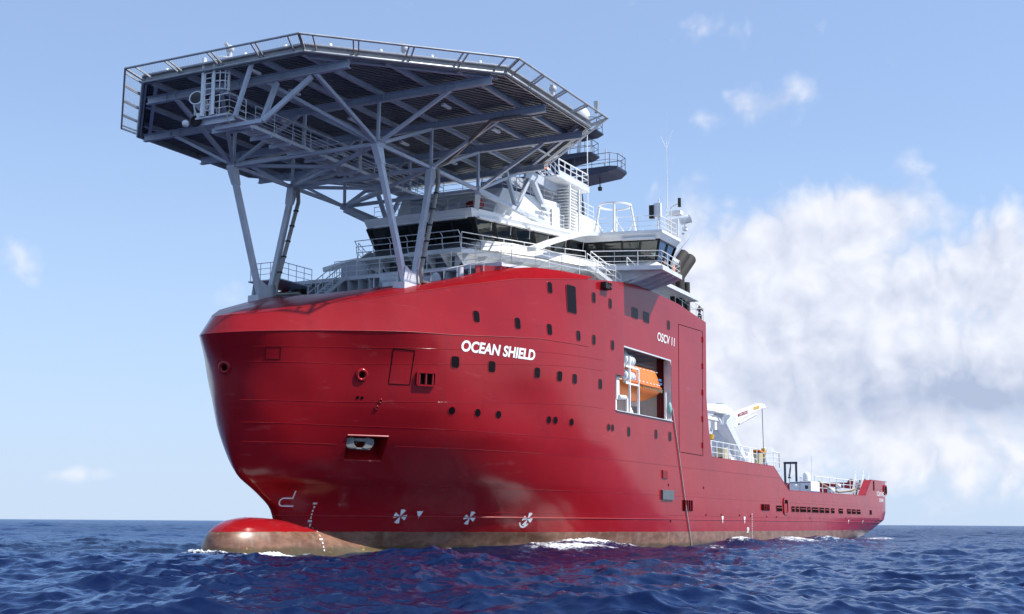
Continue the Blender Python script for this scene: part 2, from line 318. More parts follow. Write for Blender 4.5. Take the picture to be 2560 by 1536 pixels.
# level: (z at bow, z aft of x=17, plan curve, aft end)
LEV = [
 (-1.5, -1.5, [(-3.4, 0), (-1, .9), (2, 2.3), (6, 4.5), (10, 6.6), (15, 8.8), (20, 10), (28, 10.9), (34, 11)], 84),
 (0, 0, [(-3.6, 0), (-2, .9), (1.5, 2.9), (6, 5.3), (10, 7.2), (15, 9.2), (20, 10.3), (28, 11)], 90.5),
 (1.05, 1.05, [(-3.75, 0), (-2, 1.1), (1.5, 3.4), (6, 5.9), (10, 7.7), (15, 9.5), (20, 10.5), (27, 11)], 96),
 (2.2, 2.2, [(-4.25, 0), (-3, .9), (-1.5, 1.8), (1.5, 4.0), (6, 6.6), (10, 8.3), (15, 9.86), (20, 10.68), (25, 11)], 99.6),
 (3.1, 3.1, [(-5.5, 0), (-4.6, .55), (-3, 1.5), (-1.5, 2.6), (1.5, 4.72), (6, 7.28), (10, 8.83), (15, 10.18), (20, 10.83), (24, 11)], 100.7),
 (4.1, 4.1, [(-7.2, 0), (-6.6, .7), (-5.3, 1.8), (-4, 2.7), (-1.5, 4.1), (1.5, 5.8), (6, 8.1), (10, 9.36), (15, 10.47), (20, 10.93), (23, 11)], 100.9),
 (5.75, 5.75, [(-8.1, 0), (-7.7, .9), (-6.4, 2.35), (-4, 4.15), (-1.5, 5.7), (1.5, 7.1), (6, 8.9), (10, 9.9), (15, 10.75), (19, 11)], 101.05),
 (6.75, 6.79, [(-8.4, 0), (-8.1, .9), (-6.9, 2.5), (-4, 4.75), (-1.5, 6.3), (1.5, 7.6), (5, 8.98), (10, 10.08), (14, 10.8), (18, 11)], 101.2),
 (7.9, 9.0, [(-8.65, 0), (-8.45, .85), (-7.5, 2.3), (-6, 3.75), (-4, 5.3), (-1.5, 6.85), (1.5, 8.03), (4.8, 9.1), (9.8, 10.25), (12.5, 10.75), (17.2, 11)], 0),
 (9.9, 11.45, [(-9.0, 0), (-8.85, .8), (-8.1, 2.15), (-6.5, 3.95), (-4, 5.8), (-1.6, 7.12), (1.4, 8.2), (4.4, 9.12), (8, 10.1), (12, 10.72), (17.4, 11)], 0),
 (11.7, 12.9, KN, 0)]
BOWFIX = {1: (.1, .0), 2: (.15, .0), 3: (.22, .0), 4: (.1, .0), 5: (.15, .09), 6: (.3, .16), 7: (.35, .175), 8: (.35, .18), 9: (.3, .17)}
for k_, (ax_, ay_) in BOWFIX.items():          # fairing of the bow lines
    z0_, z1_, cu_, xe_ = LEV[k_]; w_ = lambda x: min(1, max(0, (1.4-x)/5.4)); LEV[k_] = (z0_, z1_, [(x+ax_*w_(x), y*(1-ay_*w_(x))) for x, y in cu_], xe_)
XA = [14, 16, 18, 19.5, 21, 23, 25, 26.5, 28.4, 30, 33, 35.3]   # aft columns shared by every level
XC = 37.2
XB = [41, 45, 49, 53.8, 56, 58.5, 64, 70, 76, 82, 86, 89.3, 92.7, 95]
NB = 46
def sm(x): t = min(1, max(0, (x+9)/26)); return t*t*(3-2*t)
def zknuckle(x): return float(np.interp(x, [-9.4, -8.5, -7.3, -5.6, -3.6, -1.6, 1.5, 8.2, 17.6, 40], [11.32, 11.43, 11.56, 11.71, 11.86, 11.98, 12.12, 12.66, 12.9, 12.9]))
def plan_y(cur, x):
    xs = [p[0] for p in cur]; ys = [p[1] for p in cur]
    s = math.sqrt(max(0, x-xs[0])); return float(pchip([math.sqrt(a-xs[0]) for a in xs], ys, np.array([s]))[0])
ztop_pts = ([37.2, 53.8, 58.5, 89.3, 92.7, 101.3], [6.79, 6.74, 4.7, 4.85, 6.73, 6.74])
def ztopaft(x): return float(np.interp(x, *ztop_pts))
def aft_edge(z): return float(np.interp(z, [6.79, 10.46, 17.5], [37.2, 36.05, 36.25]))
ctrl = []                                # ctrl[k][j]
ncolB = NB+1+len(XA)-1
for k, (z0, z1, cur, xe) in enumerate(LEV):
    row = []
    x0 = cur[0][0]
    for j in range(NB+1):
        x = x0+(14-x0)*(j/NB)**1.7; z = zknuckle(x) if k == len(LEV)-1 else z0+(z1-z0)*sm(x)
        row.append((x, plan_y(cur, x), z))
    for x in XA[1:]: row.append((x, plan_y(cur, x) if x < cur[-1][0] else cur[-1][1], (zknuckle(x) if k == len(LEV)-1 else z0+(z1-z0)*sm(x)) if x < 17 else (z1 if k < len(LEV)-1 else 12.9)))
    row.append((aft_edge(z1), 11.0, z1))
    if xe:
        rm = lambda x: x if x < 76 else 76+(x-76)*(xe-76)/25.2
        for x in XB: row.append((rm(x), 11.0*(1 if k > 2 or x < 76 else 1-(.0025*(3-k))*(x-76)), min(z1, ztopaft(x))))
        for f, y in ((.45, 11), (.8, 10.97), (.95, 10.8), (1, 10.5)): x = 95+6.2*f; row.append((rm(x), y*(1 if k > 2 else 1-(.0025*(3-k))*(x-76)), min(z1, ztopaft(x))))
    ctrl.append(row)
SUBR = 4
rows = []                                # dense rows: lists of points; only the first ncolLow columns above level 7
ncolLow = NB+1+len(XA)                   # columns up to and with the aft edge
nall = len(ctrl[0])
K = len(LEV)
par = np.array([i/SUBR for i in range((K-1)*SUBR+1)])
G0 = np.full((len(par), nall, 3), np.nan)
for j in range(nall):
    kk = K if j < ncolLow else 8
    P = np.array([ctrl[k][j] for k in range(kk)])
    pr = par[par <= kk-1+1e-9]
    zz = np.interp(pr, np.arange(kk), P[:, 2])      # even heights inside each interval
    zk = P[:, 2].copy()
    for i in range(1, kk): zk[i] = max(zk[i], zk[i-1]+1e-4)
    G0[:len(pr), j, 0] = pchip(zk, P[:, 0], zz) if j < NB+1 else np.interp(zz, zk, P[:, 0])
    G0[:len(pr), j, 1] = pchip(zk, P[:, 1], zz) if j < ncolLow else np.interp(zz, zk, P[:, 1])
    G0[:len(pr), j, 2] = zz
iA = NB+1                                # index of x = 16
col_of = {x: NB+i for i, x in enumerate(XA)}
r_lvl = lambda k: k*SUBR
def grid_faces(mb, G, skip, side):
    nr, nc = G.shape[:2]; k0 = len(mb.v); idx = {}
    for r in range(nr):
        for j in range(nc):
            if not np.isnan(G[r, j, 0]): idx[r, j] = len(mb.v); mb.v.append((G[r, j, 0], side*G[r, j, 1], G[r, j, 2]))
    for r in range(nr-1):
        for j in range(nc-1):
            q = [(r, j), (r, j+1), (r+1, j+1), (r+1, j)]
            if all(a in idx for a in q) and not skip(r, j):
                if (G[r+1, j, 2]-G[r, j, 2] < .003) and (G[r+1, j+1, 2]-G[r, j+1, 2] < .003): continue
                mb.f.append(tuple(idx[a] for a in q))
hull_mb = MB()
# anchor pocket columns, where the recess shows in the photograph
rt_, rb_ = r_lvl(6)+2, r_lvl(5)+2
pp = proj(np.stack([G0[rt_, :, 0], -G0[rt_, :, 1], G0[rt_, :, 2]], -1)[:NB])
JP0 = int(np.argmin(abs(pp[:, 0]-866))); JP1 = int(np.argmin(abs(pp[:, 0]-972)))
def skip_low(side):
    def f(r, j):
        if JP0 <= j < JP1 and rb_ <= r < rt_: return True
        if side < 0:
            if col_of[19.5] <= j < col_of[28.4] and r >= r_lvl(8): return True
            if col_of[18] <= j < col_of[19.5] and r_lvl(8) <= r < r_lvl(9): return True
        return False
    return f
for sd in (-1, 1): grid_faces(hull_mb, G0, skip_low(sd), sd)
# close the transom
last = nall-1
tr_pts = [G0[r, last] for r in range(len(par)) if not np.isnan(G0[r, last, 0])]
for a, b_ in zip(tr_pts[:-1], tr_pts[1:]):
    hull_mb.add([(a[0], -a[1], a[2]), (a[0], a[1], a[2]), (b_[0], b_[1], b_[2]), (b_[0], -b_[1], b_[2])], [(0, 1, 2, 3)])
# upper shell, from the knuckle to the top edge
INS = ([-9.3, 0, 10, 14.5], [.62, .5, .36, 0])
def ztopedge(x): return float(np.interp(x, [-8.75, -8.2, -7, -5.1, -3.1, -1.94, 2, 4.8, 6.75, 9.2, 13.2, 15.3, 21.3, 25, 30.25, 36.3], [12.36, 12.42, 12.73, 13.24, 13.74, 14.06, 15.04, 15.7, 16.15, 16.52, 17.09, 17.42, 18.1, 18.13, 18.0, 17.42]))
kn = np.array([G0[-1, j] for j in range(ncolLow)])
tg = np.gradient(kn[:, :2], axis=0); tg /= np.linalg.norm(tg, axis=1)[:, None]; tg[0] = (0, 1)
U = []
for f in (0, .14, .4, .7, 1.0):
    rw = []
    for j in range(ncolLow):
        x, y, z = kn[j]; ins = float(np.interp(x, *INS))
        xi, yi = x+tg[j, 1]*ins*f, y-tg[j, 0]*ins*f
        if j == 0: yi = 0
        zt = ztopedge(x+tg[j, 1]*ins); zi = z+(zt-z)*f
        if f == .14 and x > 14: zi = 13.55
        if j == ncolLow-1: xi = aft_edge(zi)
        rw.append((xi, yi, zi))
    U.append(rw)
U = np.array(U)
def skip_up(sd): return lambda r, j: sd < 0 and r == 0 and col_of[19.5] <= j < col_of[28.4]
for sd in (-1, 1): grid_faces(hull_mb, U, skip_up(sd), sd)
# bulbous bow, blended into the forefoot
rings = []
for x, w, zt, zb in ((-9.1, .22, .35, -.9), (-9.0, .55, .72, -1.3), (-8.7, .98, 1.07, -1.8), (-8.2, 1.35, 1.38, -2.2), (-7.4, 1.68, 1.66, -2.5), (-6.4, 1.9, 1.80, -2.7), (-5.2, 2.02, 1.79, -2.8), (-4, 2.12, 1.72, -2.8), (-2.5, 2.42, 1.55, -2.8), (-.5, 3.05, 1.25, -2.8), (1.2, 3.65, .95, -2.8), (3.2, 4.35, .55, -2.8), (5.5, 5.1, .05, -2.8), (8, 5.8, -.5, -2.8)):
    c = (zt+zb)/2; hgt = (zt-zb)/2
    rings.append([(x, w*math.copysign(abs(math.cos(t))**.85, math.cos(t)), c+hgt*math.copysign(abs(math.sin(t))**.9, math.sin(t))) for t in np.linspace(0, 2*math.pi, 32, endpoint=False)])
hull_o = hull_mb.build('hull', 'hull', ship, smooth=24)
bulb_o = MB().loft(rings).build('bulbous_bow', 'hull', ship, smooth=60)
vv = [Vector(v) for v in hull_mb.v]
BVH = BVHTree.FromPolygons(vv, hull_mb.f)
vb = [Vector(p) for r in rings for p in r]; nb = len(rings[0])
BVB = BVHTree.FromPolygons(vv+vb, list(hull_mb.f)+[(len(vv)+i*nb+j, len(vv)+i*nb+(j+1) % nb, len(vv)+(i+1)*nb+(j+1) % nb, len(vv)+(i+1)*nb+j) for i in range(len(rings)-1) for j in range(nb)])
def hit(px, py, bvh=None):
    loc, nor, i, d = (bvh or BVB).ray_cast(Vector(CAM), Vector(ray(px, py)))
    if loc is None: return None, None
    if nor.dot(Vector(ray(px, py))) > 0: nor = -nor
    return np.array(loc), np.array(nor)
def skin_pt(x, z, off=.02, bvh=None):    # point on the port shell at (x, z), pushed outwards
    loc, nor, i, d = (bvh or BVB).ray_cast(Vector((x, -40, z)), Vector((0, 1, 0)))
    if loc is None: return np.array((x, -11-off, z))
    if nor.y > 0: nor = -nor
    return np.array(loc)+np.array(nor)*off
# anchor pockets on both bows
for sd in (-1, 1):
    top = [G0[rt_, j] for j in range(JP0, JP1+1)]; bot = [G0[rb_, j] for j in range(JP0, JP1+1)]
    sides = lambda j: [G0[r, j] for r in range(rb_, rt_+1)]
    S = lambda p: (p[0], sd*p[1], p[2])
    pk = MB(); inn = lambda p, d: (p[0]+d*.45, p[1]-d*.9, p[2])
    n = len(top)
    ramp_ = []
    for f in (0, .25, .5, .75, 1.0):
        ramp_.append([S(inn((b_[0]+(t[0]-b_[0])*f, b_[1]+(t[1]-b_[1])*f, b_[2]+(t[2]-b_[2])*f), 1.5*f**.7)) for b_, t in zip(bot, top)])
    pk.loft(ramp_, cap=False, closed=False)
    pk.loft([[S(t) for t in top], ramp_[-1]], cap=False, closed=False)
    for jj, e in ((JP0, 0), (JP1, -1)):
        edge = [S(p) for p in sides(jj)]; inner = [r[e] for r in ramp_]
        ns = len(edge); ii = [inner[0]]+[tuple(np.array(inner[int(q)])*(1-(q % 1))+np.array(inner[min(4, int(q)+1)])*(q % 1)) for q in [4*i/(ns-1) for i in range(1, ns)]]
        pk.loft([edge, ii], cap=False, closed=False)
    pk.build('anchor_pocket', 'hull', hull_o, smooth=30)
    rim = MB(); rim.tube([S(t) for t in top], .06, 6); rim.tube([S(t) for t in bot], .05, 6); rim.split('pocket_rim', 'redpaint', hull_o, smooth=50)
# weld seams that catch the light
for k, f in ((3, 0), (4, .5), (6, 0), (7, 0), (8, .0), (9, 0), (9, .62)):
    r = int(round((k+f)*SUBR)); pts = []
    for j in range(3, nall):
        if np.isnan(G0[r, j, 0]) or G0[r, j, 0] > 100: continue
        if k in (7, 8, 9) and G0[r, j, 0] > 17: break
        if k == 6 and (JP0 <= j <= JP1): pts.append(None); continue
        x, y, z = G0[r, j]; t = G0[r, min(j+1, nall-1)]-G0[r, max(j-1, 0)]; nn = np.array((-t[1], t[0])); nn /= np.linalg.norm(nn)
        pts.append((x-abs(nn[0])*.004*0, -(y+.004), z))
    seg = []; mb = MB()
    for p in pts+[None]:
        if p is None:
            if len(seg) > 1: mb.tube(seg, .010, 4, cap=False)
            seg = []
        else: seg.append(p)
    mb.build('weld_seam', 'hull', hull_o)
mb = MB(); mb.tube([(p[0], -(p[1]+.012), p[2]) for p in G0[r_lvl(3)-1] if -3.9 < p[0] < 99.5], .035, 5, cap=False); mb.build('rubbing_bar', 'redpaint', hull_o)
mb = MB()
for p0, p1 in zip(kn[2:NB:1], kn[3:NB+1:1]): mb.tube([(p0[0]-.01, -(p0[1]+.01), p0[2]), (p1[0]-.01, -(p1[1]+.01), p1[2])], .02, 5, cap=False)
mb.build('knuckle_weld', 'redpaint', hull_o)
# whaleback foredeck, from the shell top edge up to the open foredeck
TC = [(-2.0, 0, 14.5), (-1.75, -1.3, 14.52), (-.7, -2.8, 14.8), (.5, -3.9, 15.08), (1.6, -4.75, 15.35), (3.0, -5.4, 15.65), (4.4, -6.1, 16.05), (6.2, -7.2, 16.68), (7.6, -8.45, 17.05), (9, -9.35, 17.27), (11.7, -9.92, 17.48), (15.3, -10.85, 17.56)]
def resample(P, n):
    P = np.array(P, float); d = np.r_[0, np.cumsum(np.linalg.norm(np.diff(P, axis=0), axis=1))]; t = np.linspace(0, d[-1], n)
    return np.stack([np.interp(t, d, P[:, i]) for i in range(3)], 1)
r1 = [(p[0], -p[1], p[2]) for p in U[-1] if p[0] < 15.4]
A_, B_ = resample(r1, 70), resample(TC, 70)
mb = MB()
for sd in (1, -1):
    mb.loft([[(p[0], p[1]*sd, p[2]) for p in A_*(1-f)+B_*f+np.array((0, 0, .07*math.sin(math.pi*f)))] for f in np.linspace(0, 1, 6)], cap=False, closed=False)
mb.build('whaleback', 'whaleback', hull_o, smooth=30)
mb = MB(); mb.tube([tuple(p) for p in A_[1:]+np.array((0, -.0, .0))], .022, 5); mb.build('knuckle_weld', 'redpaint', hull_o)
# coaming and sunken foredeck behind the whaleback
mb = MB()
for sd in (1, -1):
    B2 = [(p[0]+.02, p[1]*sd, p[2]) for p in B_[:52]]; mb.loft([B2, [(x, y, z-2.3) for x, y, z in B2]], cap=False, closed=False)
mb.build('foredeck_coaming', 'ltgrey', hull_o)
mb = MB(); ring = [(p[0], p[1]) for p in B_[1:52]]; mb.prism(ring+[(x, -y) for x, y in ring[::-1]], [13.0]*(2*len(ring)), [13.1]*(2*len(ring))); mb.build('foredeck', 'steel', ship)
# main deck aft, boat deck, bulkheads
mb = MB(); mb.box((69, 0, 3.5), (64.5, 21.2, .12)); mb.build('main_deck', 'steel', ship)
mb = MB(); mb.prism([(7.2, -8.2), (9, -9.2), (12, -9.8), (15.5, -10.7), (36.1, -10.75), (36.1, 10.75), (15.5, 10.7), (12, 9.8), (9, 9.2), (7.2, 8.2)], 17.12, 17.3); mb.build('boat_deck', 'white', ship)
mb = MB(); mb.box((36.0, 0, 10.4), (.12, 21.7, 13.4)); mb.build('aft_bulkhead', 'white', ship)
# bulwark caps and thickness
mb = MB()
for sd in (-1, 1):
    for a, b_ in (((37.2, 6.79), (53.8, 6.74)), ((53.8, 6.74), (58.5, 4.7)), ((58.5, 4.7), (89.3, 4.85)), ((92.7, 6.73), (100.8, 6.74))):
        mb.bar((a[0], sd*10.86, a[1]+.02), (b_[0], sd*10.86, b_[1]+.02), .3, .06)
    mb.slab([(89.3, sd*10.98, 4.8), (92.7, sd*10.98, 6.75), (92.7, sd*10.98, 3.6), (89.3, sd*10.98, 3.6)], (0, -sd*.9, 0))
    mb.slab([(36.12, sd*10.99, 17.3), (35.98, sd*10.99, 10.46), (37.15, sd*10.99, 6.8), (35.7, sd*10.99, 6.8), (35.7, sd*10.99, 17.3)], (0, -sd*.35, 0))
mb.split('bulwark_cap', 'redpaint', ship)
# ---- lifeboat bay
bx0, bx1, bz0, bz1, by1 = 17.6, 29.6, 8.7, 13.9, -7.4
mb = MB()
mb.box(((bx0+bx1)/2, by1, (bz0+bz1)/2), (bx1-bx0, .1, bz1-bz0)); mb.box((bx0-.05, (by1-10.9)/2, (bz0+bz1)/2), (.1, 10.9+by1, bz1-bz0)); mb.box((bx1+.05, (by1-10.9)/2, (bz0+bz1)/2), (.1, 10.9+by1, bz1-bz0))
mb.box(((bx0+bx1)/2, (by1-10.9)/2, bz0-.05), (bx1-bx0, 10.9+by1, .1))
for i in range(7): mb.box((bx0+1+i*2, by1-.12, (bz0+bz1)/2), (.12, .14, bz1-bz0-.1))
bay = mb.build('lifeboat_bay', 'white', ship)
mb = MB(); mb.box(((bx0+bx1)/2, (by1-10.9)/2, bz1+.05), (bx1-bx0, 10.9+by1, .1))
for i in range(6): mb.box((bx0+1+i*2.2, (by1-10.9)/2, bz1-.15), (.14, 10.8+by1, .28))
mb.build('bay_ceiling', 'ltgrey', bay)
mb = MB(); mb.box((28.44, -10.7, (9+13.55)/2), (.1, .56, 4.55)); mb.bar((28.36, -10.95, 13.5), (19.5, -10.95, 13.5), .09, .1); mb.box((19.46, -10.6, 12.5), (.08, .78, 2.1)); mb.bar((18, -10.95, 9.02), (28.4, -10.95, 9.02), .3, .05)
for x, z, sx, sz in ((28.4, 13.55, -1, -1), (28.4, 9.0, -1, 1)): mb.slab([(x, -10.99, z), (x+sx*.45, -10.99, z), (x+sx*.2, -10.99, z+sz*.09), (x+sx*.07, -10.99, z+sz*.22), (x, -10.99, z+sz*.45)], (0, .3, 0))
mb.build('bay_jamb', 'ltgrey', bay)
mb = MB()
for i in range(4): mb.tube([(28.75-.02*i, -10.5+.22*i, 8.8), (28.75, -10.5+.22*i, 13.7)], .13, 6)
mb.split('curtain', 'curtain', bay, smooth=60)
mb = MB()
for x in (18.6, 19.4, 20.2): mb.bar((x, -10.6, 11.6), (x+1.3, -10.3, 13.8), .09, .12)
for z in (12.2, 13.0): mb.bar((18.6, -10.5, z), (21.6, -10.3, z+.3), .08)
for x in (21.0, 22.6): mb.bar((x, -10.75, 8.7), (x, -10.75, 12.3 if x > 22 else 13), .13)
for z in (11.1, 12.25): mb.bar((20.3, -10.75, z), (22.65, -10.75, z), .1, .12); mb.bar((20.3, -9.9, z), (22.65, -9.9, z), .1, .12)
for x in (25.5, 27.8, 29.3): mb.bar((x, -7.5, 8.7), (x, -7.5, 10.6), .16)
mb.bar((27.9, -10.7, 8.7), (27.9, -10.7, 11.1), .14)
mb.bar((23, -10.3, 8.8), (23.6, -9.4, 10.4), .1); mb.split('davit_frame', 'white', bay)
mb = MB(); mb.box((19.0, -10.6, 10.6), (.5, .3, 1.5)); mb.tube([(19.0, -10.8, 10.0), (20.1, -10.8, 10.05)], .16, 10); mb.box((21.8, -10.3, 9.5), (.55, .12, 1.3)); mb.box((18.6, -10.4, 9.4), (.6, .6, .9)); mb.split('bay_machinery', 'white', bay)
# ---- windows, portholes, hatches: rim and pane set on the shell
def rrect(w, h, r, n=4):
    pts = []
    for cx, cy, a0 in ((w/2-r, h/2-r, 0), (-w/2+r, h/2-r, 90), (-w/2+r, -h/2+r, 180), (w/2-r, -h/2+r, 270)):
        for i in range(n+1): a = R(a0+90*i/n); pts.append((cx+r*math.cos(a), cy+r*math.sin(a)))
    return pts
def frame_at(c, nor):
    nor = np.array(nor); t = np.cross((0, 0, 1), nor); t = t/np.linalg.norm(t)
    if t[0] < 0: t = -t
    up = np.cross(nor, t); up = up*math.copysign(1, up[2]); return t, up, nor
def opening(name, c, nor, w, h, r, parent=ship, pane='portglass', rimw=.035, prox=.022, rim='hull', n=4, bar=None, back=None):
    t, up, nn = frame_at(c, nor); P = lambda q, o: c+t*q[0]+up*q[1]+nn*o
    inner = rrect(w, h, r, n); outer = rrect(w+2*rimw, h+2*rimw, r+rimw, n)
    mb = MB(); mb.loft([[P(q, -.03) for q in outer], [P(q, prox) for q in outer], [P(q, prox) for q in inner], [P(q, .012) for q in inner]], cap=False)
    if bar: mb.bar(P((-w/2, h*bar), .05), P((w/2, h*bar), .05), .06)
    o = mb.build(name, rim, parent, smooth=40)
    if parent is ship: MB().add([P(q, .02) for q in inner], [tuple(range(len(inner)))]).build('pane', pane, o)
    else:
        p_ = MB().add([P(q, .02) for q in inner], [tuple(range(len(inner)))]).build('pane', pane, parent)
    return o
z8 = lambda u, v: (1080+u*.25876, 660+v*.25876)
WIN = [(1112, 172, 1162, 288), (1543, 272, 1580, 382), (1705, 332, 1736, 438), (1930, 420, 1990, 535), (2040, 462, 2098, 575), (2270, 545, 2298, 640),
 (395, 450, 460, 570), (797, 517, 855, 635), (1108, 577, 1160, 692), (1393, 642, 1434, 750), (1545, 682, 1580, 788), (1727, 735, 1759, 838),
 (180, 888, 265, 1012), (540, 935, 613, 1053), (985, 997, 1045, 1108), (1205, 1033, 1258, 1140), (1355, 1060, 1400, 1165), (1607, 1108, 1643, 1215),
 (1885, 1572, 1915, 1673), (2150, 1597, 2177, 1695), (2285, 1620, 2313, 1718)]
def win_from_px(name, u0, v0, u1, v1, rr=.16, **kw):
    c, n_ = hit(*z8((u0+u1)/2, (v0+v1)/2)); a, _ = hit(*z8(u0, (v0+v1)/2)); b_, _ = hit(*z8(u1, (v0+v1)/2)); q, _ = hit(*z8((u0+u1)/2, v0)); s, _ = hit(*z8((u0+u1)/2, v1))
    return opening(name, c, n_, np.linalg.norm(a-b_)-.06, abs(q[2]-s[2])-.06, rr, **kw)
for w in WIN: win_from_px('window', *w)
win_from_px('boarding_door', 1298, 205, 1393, 480, .12)
for u, v in ((190, 1420), (440, 1440), (640, 1458), (1128, 1508), (1190, 1512), (1346, 1530), (1705, 1580), (1743, 1585)):
    c, n_ = hit(*z8(u, v)); opening('porthole', c, n_, .46, .46, .229, n=6)
# hawse pipes: thick rolled rims
for px, py, rr in ((904, 938, .27), (562, 919, .27), (951, 1003, .09), (942, 1020, .09)):
    c, n_ = hit(px, py); t, up, nn = frame_at(c, n_); mb = MB()
    mb.loft([[c+(t*math.cos(a)+up*math.sin(a))*(rr+.11*rr/.27*math.cos(b_))+nn*(.10*rr/.27*math.sin(b_)+.02) for a in np.linspace(0, 2*math.pi, 24, endpoint=False)] for b_ in np.linspace(-.6, math.pi+.3, 7)], cap=False)
    o = mb.build('hawse_pipe', 'hull', ship, smooth=60); MB().add([c+(t*math.cos(a)+up*math.sin(a))*rr*1.0+nn*.015 for a in np.linspace(0, 2*math.pi, 24, endpoint=False)], [tuple(range(24))]).build('hole', 'hole', o)
# fairlead with rollers
c, n_ = hit(1064, 948); o = opening('roller_fairlead', c, n_, 1.0, .62, .04, pane='hole', rimw=.1, prox=.16); t, up, nn = frame_at(c, n_)
mb = MB()
for q in (-.42, -.02, .40): mb.tube([c+t*q-up*.3+nn*.08, c+t*q+up*.3+nn*.08], .06, 8)
mb.split('roller', 'redpaint', o, smooth=60)
# shell doors: outline gaskets
def door_outline(name, poly, gw=.05, mat='hole'):
    pts = []
    for (x0, y0), (x1, y1) in zip(poly, poly[1:]+poly[:1]):
        for i in range(8):
            c, n_ = hit(x0+(x1-x0)*i/8, y0+(y1-y0)*i/8)
            if c is not None: pts.append(c+n_*.0)
    mb = MB(); mb.tube(pts+[pts[0]], gw/2, 5, cap=False); return mb.build(name, mat, ship)
door_outline('shell_door', [(984, 872), (1037, 877), (1024, 963), (971, 960)])
door_outline('shell_door', [(664, 867), (702, 868), (700, 899), (663, 898)], .03)
sd_ = door_outline('side_hatch', [(1696, 811), (1756, 829), (1757, 1140), (1698, 1130)], .05)
for k in range(5):
    x, y = 1757, 850+k*66; c, n_ = hit(x-1, y); MB().tube([c+n_*.03+np.array((0, 0, -.22)), c+n_*.03+np.array((0, 0, .22))], .07, 8).build('hinge', 'redpaint', sd_)
# louvres, fender panel, recessed ladders
def px_panel(name, x0, y0, x1, y1, mat, slats=0, vertical=False, th=.05, slatmat='redpaint'):
    c, n_ = hit((x0+x1)/2, (y0+y1)/2); t, up, nn = frame_at(c, n_); a, _ = hit(x0, (y0+y1)/2); b_, _ = hit(x1, (y0+y1)/2); q, _ = hit((x0+x1)/2, y0); s, _ = hit((x0+x1)/2, y1)
    w = np.linalg.norm(a-b_); h = abs(q[2]-s[2]); P = lambda u, v, o: c+t*u+up*v+nn*o
    mb = MB(); mb.slab([P(-w/2, -h/2, -.01), P(w/2, -h/2, -.01), P(w/2, h/2, -.01), P(-w/2, h/2, -.01)], nn*(th+.01)); o = mb.build(name, mat, ship, bevel=.01)
    if slats:
        mb = MB()
        for i in range(slats):
            if vertical: u = -w/2+w*(i+.5)/slats; mb.bar(P(u, -h/2, th+.03), P(u, h/2, th+.03), w/slats*.35, .06)
            else: v = -h/2+h*(i+.5)/slats; mb.bar(P(-w/2, v, th+.02), P(w/2, v, th+.02), .05, h/slats*.55)
        mb.build('slat', slatmat, o)
    return o
px_panel('vent_louvre', 1655, 1176, 1668, 1197, 'redpaint', 8)
px_panel('rubber_fender', 1653, 1226, 1681, 1250, 'dkgrey', 0, th=.15)
px_panel('recessed_step', 1707, 1251, 1730, 1278, 'hole', 4, True); px_panel('recessed_step', 1904, 1261, 1922, 1277, 'hole', 4, True)
bx = px_panel('pilot_light_box', 1502, 708, 1518, 724, 'black', 0, th=.38)
mb = MB(); c, n_ = hit(1511, 715)
c = c+n_*.42; t, up, nn = frame_at(c, n_)
for dx, dz in ((-.12, .12), (.14, .14), (.14, -.15)): mb.sphere(c+t*dx+up*dz, .07, 8, 6)
mb.split('lamp', 'redpaint', bx, smooth=60)
# deck openings in the aft bulwark
for x0, x1 in ((1940, 1955), (1978, 1986.5), (1988.5, 1997), (1999, 2015), (2017, 2026.5), (2029, 2046), (2048, 2060), (2062, 2073), (2077, 2086), (2096, 2107), (2117, 2127), (2129, 2139), (2141, 2151), (2173.5, 2179)):
    cx = (x0+x1)/2; cy = 1252+(cx-1940)*.0725+3; a = atY(x0, cy, -11); b_ = atY(x1, cy, -11)
    opening('deck_opening', np.array(((a[0]+b_[0])/2, -11, 3.02)), (0, -1, 0), b_[0]-a[0]-.1, .52, .1, pane='hole', rimw=.05, bar=.12 if x1-x0 > 7 else None)
a = atY(1955.5, 1253, -11); b_ = atY(1971, 1253, -11); o = opening('mooring_fairlead', np.array(((a[0]+b_[0])/2, -11, 3.25)), (0, -1, 0), b_[0]-a[0]-.9, 1.15, .25, pane='hole', rimw=.2, prox=.09)
MB().box(((a[0]+b_[0])/2-.2, -11.04, 3.1), (.8, .12, .75)).split('roller', 'redpaint', o)
# stern roller slot
mb = MB(); mb.box((93.7, -11.02, 6.1), (.32, .06, 1.1)); mb.build('chock_slot', 'hole', ship)
opening('stern_fairlead', np.array((99.7, -11, 5.75)), (0, -1, 0), 1.2, .95, .3, pane='hole', rimw=.14, prox=.1)
# small scuppers with run-off
mb = MB()
for px, py in ((1671, 1213), (1759, 1220), (1676, 1303), (1765, 1288), (1803, 1288), (1849, 1289), (1876, 1291), (1917, 1292), (1941, 1293), (2115, 1296), (2025, 1296), (894, 994), (905, 995)):
    c, n_ = hit(px, py); mb.tube([c-n_*.05, c+n_*.02], .09, 8)
mb.split('scupper', 'hole', ship)

